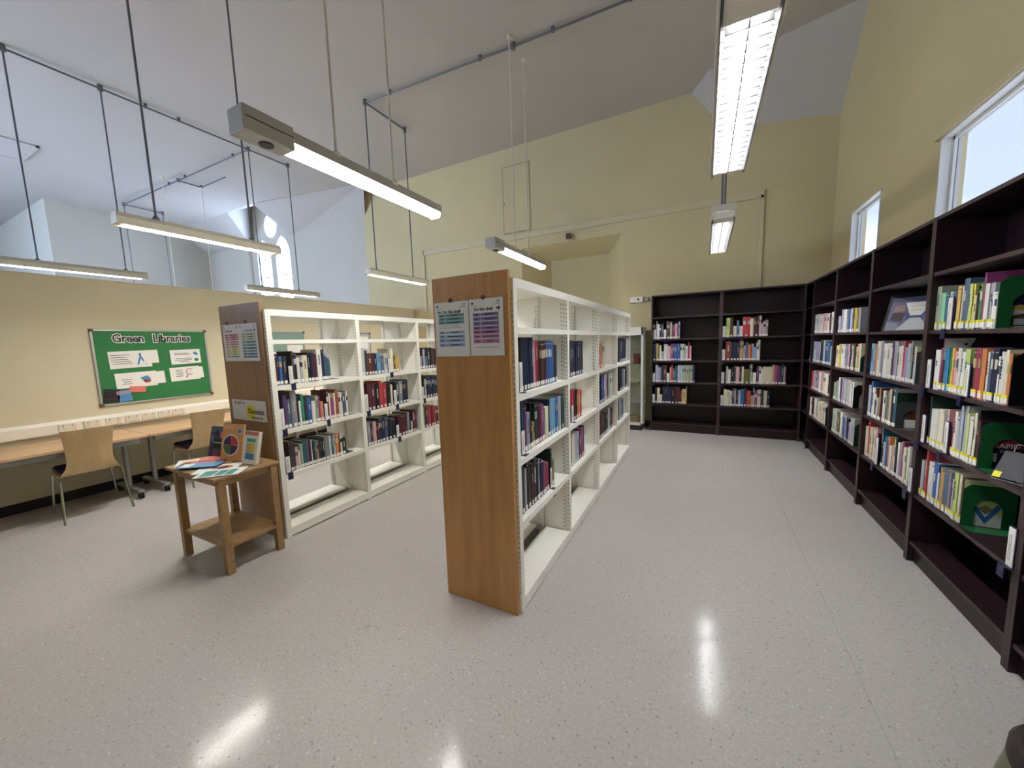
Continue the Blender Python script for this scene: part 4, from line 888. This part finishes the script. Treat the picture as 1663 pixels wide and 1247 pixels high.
MB().slab([(.27+.062*math.cos(2*PI*q/24), -.002, .072+.062*math.sin(2*PI*q/24)) for q in range(24)], (0, -.0004, 0)).build('splash_print', 'yellow_band', o)
text('Dietetics', .062, (.235, -.0028, .058), FR, 'ink', o, off=.0005); text('Resources', .036, (.285, -.0028, .018), FR, 'ink', o)

# ------------------------------------------------------------ boards on the partition (face +x)
XP = -6.08; RX = (PI/2, 0, PI/2)
def board(label, y0, y1, z0, z1, m, fr='alu', name='notice_board'):
    o = thing(name, label, 'board', (XP, y0, z0)); W, Hh = y1-y0, z1-z0; f = .022
    MB().box(0, .014, f, W-f, f, Hh-f).build('felt_panel', m, o)
    q = MB().box(0, .02, 0, W, 0, f).box(0, .02, 0, W, Hh-f, Hh).box(0, .02, 0, f, f, Hh-f).box(0, .02, W-f, W, f, Hh-f).build('frame', fr, o, bevel=.003)
    for y in (0, W-.03):
        for z in (0, Hh-.03): MB().box(.0, .023, y-.002, y+.032, z-.002, z+.032).build('corner_cap', 'brown_spot', q)
    return o
o = board('green display board lettered Green Libraries on the cream partition', 1.562, 2.655, .966, 1.845, 'board_green')
BX = .0145
def card(y0, z0, y1, z1, rot=0, m='paper', th=.0012, off=0):
    c = MB().box(-.0, th, -(y1-y0)/2, (y1-y0)/2, -(z1-z0)/2, (z1-z0)/2).build('paper_card', m, o)
    c.location = (BX+off, (y0+y1)/2, (z0+z1)/2); c.rotation_euler = (rot, 0, 0); return c
# letters: black on white cut-out blobs
for s, y, z, sz in (('Green', .17, .73, .132), ('Libraries', .53, .73, .132)):
    b = text(s, sz, (BX+.0006, y, z), RX, 'paper', o, off=.012, name='letter_backing'); b.scale = (.82, 1, 1)
    b = text(s, sz, (BX+.002, y, z), RX, 'ink', o, off=.002); b.scale = (.82, 1, 1)
def lines(par, specs, m='slot_dark'):
    q = MB()
    for y0, y1, z in specs: q.box(.0012, .0016, y0, y1, z-.003, z+.003)
    q.build('print_lines', m, par)
c = card(.12, .425, .49, .625, .03); c2 = card(.42, .47, .56, .63, .03, off=.0015)
lines(c, [(-.17, -.0, .055), (-.17, -.03, .03), (-.17, -.02, .005), (-.17, .0, -.02), (-.16, .01, -.045)], 'ink')
q = MB().slab([(.0012, .05, -.07), (.0012, .065, -.07), (.0012, .09, .0), (.0012, .13, -.075), (.0012, .14, -.07), (.0012, .1, .03), (.0012, .085, .035), (.0012, .07, .0)], (.0004, 0, 0)).box(.0012, .0016, .078, .1, .035, .07).build('figure_print', 'pr_blue', c)
c = card(.68, .44, 1.0, .625, .03)
lines(c, [(-.12, .03, .045), (-.12, .05, .03), (-.11, .06, -.02), (-.12, .06, -.04), (-.08, .03, -.06)], 'ink')
MB().slab([(.0012, .08, .05), (.0012, .11, .06), (.0012, .14, .025), (.0012, .11, .01), (.0012, .085, .03)], (.0004, 0, 0)).build('figure_print', 'pr_blue', c)
MB().slab([(.0012, .11+.025*math.cos(2*PI*q/16), -.045+.022*math.sin(2*PI*q/16)) for q in range(16)], (.0004, 0, 0)).build('figure_print', 'pr_green', c)
c = card(.15, .19, .52, .37, .03); c2 = card(.46, .215, .60, .365, .03, off=.0015)
lines(c, [(-.13, -.04, .01), (-.12, -.05, -.015), (-.13, -.04, -.04)], 'ink')
MB().slab([(.0012, .03, .02), (.0012, .1, .04), (.0012, .13, .0), (.0012, .07, -.03)], (.0004, 0, 0)).build('figure_print', 'pr_blue', c)
MB().slab([(.0012, .05, -.02), (.0012, .13, -.005), (.0012, .14, -.035), (.0012, .08, -.05)], (.0004, 0, 0)).build('figure_print', 'pr_red', c)
c = card(.655, .225, .97, .40, .04); c2 = card(.89, .245, 1.01, .39, .04, off=.0015)
lines(c, [(-.1, -.02, .05), (-.09, -.03, .03), (-.1, -.02, .01), (-.09, -.03, -.01), (-.1, -.02, -.03)], 'ink')
MB().slab([(.0012, .05+.045*math.cos(2*PI*q/16), .02+.045*math.sin(2*PI*q/16)) for q in range(16)], (.0004, 0, 0)).build('figure_print', 'table_tk1', c)
MB().slab([(.0018, .05+.033*math.cos(2*PI*q/16), .02+.033*math.sin(2*PI*q/16)) for q in range(16)], (.0004, 0, 0)).build('figure_print', 'pr_pale', c)
MB().slab([(.0012, .0, -.05), (.0012, .01, -.06), (.0012, .03, -.02), (.0012, .02, -.015)], (.0004, 0, 0)).build('figure_print', 'pr_red', c)
for y, z, w1, h1, r, m in ((.10, .115, .13, .15, -.12, 'book_black'), (.205, .1, .12, .13, .1, 'pr_blue'), (.33, .165, .14, .07, -.1, 'pr_coral')):
    c = card(y-w1/2, z-h1/2, y+w1/2, z+h1/2, r, m, .01, .003)
    if m == 'pr_blue': MB().box(.01, .0105, -w1/2, w1/2, .02, h1/2).build('figure_print', 'book_lavender', c)
    if m == 'book_black': MB().box(.01, .0105, -w1*.4, w1*.4, -.05, -.035).build('figure_print', 'book_maroon', c)
o = board('grey-green display board ending in "als" seen through left shelving', 2.98, 4.075, .966, 1.845, 'board_teal')
b = text('Journals', .17, (BX+.0006, .11, .70), RX, 'paper', o, off=.012, name='letter_backing'); b.scale = (.82, 1, 1)
b = text('Journals', .17, (BX+.002, .11, .70), RX, 'ink', o, off=.002); b.scale = (.82, 1, 1)
card(.78, .5, 1.04, .66)
card(.3, .2, .7, .55)
o = board('small grey framed notice board seen through the second left bay', 4.62, 5.49, 1.1, 1.835, 'book_light_grey', 'metal_grey')
card(.45, .42, .8, .66)
o = thing('poster', 'white poster reading Your with purple words, seen through third left bay', 'poster', (XP, 5.95, 1.3)); 
MB().box(0, .0015, 0, .62, 0, .66).build('sheet', 'paper', o)
text('Your', .16, (.0016, .04, .30), RX, 'book_purple', o, off=.002); text('read!', .15, (.0016, .06, .08), RX, 'book_magenta', o, off=.002)
# ------------------------------------------------------------ power trunking and sockets above the desk
t = thing('power_trunking', 'white power trunking along the partition above the desk', 'trunking', (XP, 0, .735))
MB().slab([(0, -3.9, 0), (.04, -3.9, 0), (.045, -3.9, .02), (.045, -3.9, .105), (.02, -3.9, .135), (0, -3.9, .135)], (0, 9.5, 0)).build('casing', 'plastic_white', t, bevel=.003)
for k, y in enumerate((1.29, 1.47, 1.64, 1.80, 1.95, 2.10, 2.24)):
    s_ = MB().box(.045, .058, y-.065, y+.065, .02, .1).build('socket_plate', 'plastic_offwhite', t, bevel=.004)
    q = MB()
    for dy in (-.034, .034):
        q.box(.058, .0585, y+dy-.003, y+dy+.003, .06, .07).box(.058, .0585, y+dy-.014, y+dy-.008, .04, .045).box(.058, .0585, y+dy+.008, y+dy+.014, .04, .045)
        q.box(.058, .061, y+dy-.005, y+dy+.005, .08, .09)
    q.build('socket_slots', 'slot_dark', s_, kind='stuff')
# ------------------------------------------------------------ flip-top desks in a line
def desk(label, y0, y1, legs):
    t = thing('flip_top_desk', label, 'desk', (-5.65, y0, 0), group='beech desks in a row along the partition'); L = y1-y0
    MB().box(-.385, .32, .003, L-.003, .656, .681).build('desktop', 'beech_desk', t, bevel=.003)
    MB().box(.23, .275, .06, L-.06, .60, .656).build('beam', 'metal_grey', t)
    MB().box(-.2, -.15, .06, L-.06, .60, .656).build('beam', 'metal_grey', t)
    for y in legs:
        MB().tube([(.02, y, .09), (.02, y, .64)], .024, 12).build('column', 'metal_grey', t, smooth=True)
        f = MB().box(-.28, .32, y-.025, y+.025, .07, .10).build('foot', 'metal_grey', t, bevel=.008)
        for x in (-.25, .29):
            c_ = MB().lathe([(.012, .05), (.012, .085)], x, y, 10).box(x-.022, x+.022, y-.018, y+.018, .04, .06).build('caster', 'black', f)
            for dy in (-.018, .008):
                w2 = MB().lathe([(.028, 0), (.03, .003), (.03, .009), (.028, .012)], 0, 0, 18).build('caster_wheel', 'rubber', f); w2.matrix_local = Matrix.Translation((x, y+dy+.0, .031)) @ Matrix.Rotation(-PI/2, 4, 'X')
    return t
desk('beech desk with metal columns behind the nearer plywood chair', .02, 1.70, (.12, 1.56))
desk('beech desk on casters under the green board, behind the farther chair', 1.70, 3.38, (.10, 1.56))
desk('beech desk at the far end of the row behind left shelving', 3.38, 5.06, (.12, 1.56))
desk('beech desk at the left edge of the photo', -1.66, .02, (.12, 1.56))

# ------------------------------------------------------------ plywood chairs
def ply_chair(label, loc, rz):
    """local: sitter faces -x; seat rear at x=.0"""
    t = thing('plywood_chair', label, 'chair', loc, rz, 'plywood chairs at the desks')
    # side profile of the bent shell (x, z), width at each station
    prof = [(-.42, .432, .19), (-.38, .440, .20), (-.28, .436, .205), (-.16, .428, .205), (-.07, .424, .20), (-.025, .432, .195), (.005, .46, .185), (.02, .50, .162), (.028, .56, .15), (.04, .64, .152), (.058, .73, .160), (.078, .81, .168), (.095, .868, .172)]
    m = MB(); th = .011; n = len(prof); NW = 6
    tan = []
    for i in range(n):
        a, b = prof[max(i-1, 0)], prof[min(i+1, n-1)]; d = Vector((b[0]-a[0], 0, b[1]-a[1])).normalized(); tan.append(Vector((-d.z, 0, d.x)))
    grid = []
    for side in (0, 1):
        for i, (x, z, hw) in enumerate(prof):
            for q in range(NW+1):
                y = -hw+2*hw*q/NW; c_ = 1-(2*q/NW-1)**2; bowl = (.018*c_ if z > .5 else 0)
                p = Vector((x+bowl, y, z))-tan[i]*(th if side else 0); m.v.append(tuple(p))
    S_ = n*(NW+1)
    for i in range(n-1):
        for q in range(NW):
            a = i*(NW+1)+q; m.f.append((a, a+1, a+NW+2, a+NW+1)); m.m.append(0); m.f.append((S_+a, S_+a+NW+1, S_+a+NW+2, S_+a+1)); m.m.append(0)
        for q in (0, NW):
            a = i*(NW+1)+q; m.f.append((a, a+NW+1, S_+a+NW+1, S_+a)); m.m.append(0)
    for i in (0, n-1):
        for q in range(NW):
            a = i*(NW+1)+q; m.f.append((a, a+1, S_+a+1, S_+a)); m.m.append(0)
    m.build('shell', 'beech_ply', t, smooth=True)
    # seat pad
    pts = [(-.435, -.175), (-.40, -.195), (-.04, -.185), (-.02, -.165), (-.02, .165), (-.04, .185), (-.40, .195), (-.435, .175)]
    MB().hexa(pts, .445, .468, 0, [(x*.99-.004, y*.96) for x, y in pts]).build('seat_pad', 'seat_fabric', t, bevel=.008)
    # frame and legs: one bent tube per side, each leg its own part
    r = .0105
    for y, s in ((-.15, -1), (.15, 1)):
        MB().tube([(-.36, y, .412), (-.06, y, .412)], r, 10).build('seat_rail', 'chrome', t, smooth=True)
        MB().tube([(-.36, y, .412), (-.385, y+s*.035, .408), (-.398, y+s*.05, .39), (-.43, y+s*.075, .0)], r, 10).build('leg', 'chrome', t, smooth=True)
        MB().tube([(-.06, y, .412), (-.02, y+s*.04, .408), (.0, y+s*.052, .39), (.11, y+s*.078, .0)], r, 10).build('leg', 'chrome', t, smooth=True)
    MB().tube([(-.3, -.15, .412), (-.3, .15, .412)], r, 10).build('cross_rail', 'chrome', t, smooth=True)
    return t
ply_chair('bent plywood chair with navy seat nearest, at the beech desk', (-5.285, 1.235, 0), -.08)
ply_chair('bent plywood chair with navy seat farther back behind small table', (-5.275, 2.20, 0), -.03)

# ------------------------------------------------------------ round kick stool at the bottom right corner
t = thing('kick_stool', 'round kick-step stool with dark rim at bottom right corner', 'stool', (.93, 1.36, 0))
MB().lathe([(.235, .03), (.228, .05), (.21, .12), (.196, .2), (.183, .3), (.170, .37)], 0, 0, 40).build('body', 'stool_body', t, smooth=True)
MB().lathe([(.225, .0), (.245, .008), (.25, .03), (.238, .05), (.225, .05)], 0, 0, 40).build('base_ring', 'rubber', t, smooth=True)
MB().lathe([(.12, .425), (.14, .432), (.158, .43), (.168, .415), (.17, .385), (.165, .365), (.15, .365)], 0, 0, 40).build('rim', 'stool_rim', t, smooth=True)
MB().lathe([(.0, .424), (.06, .424), (.125, .427), (.137, .4)], 0, 0, 40).build('tread', 'stool_tread', t)
# brown book lying on top of the far end of the central shelving
o = thing('book', 'brown book lying flat on top of the central shelving at far end', 'book', (-1.15, 4.95, 1.89), .1)
MB().box(0, .2, 0, .15, 0, .003).box(0, .2, 0, .15, .025, .028).box(0, .004, 0, .15, 0, .028).build('cover', 'book_brick_red', o); MB().box(.004, .196, .004, .146, .003, .025).build('pages', 'pages', o)
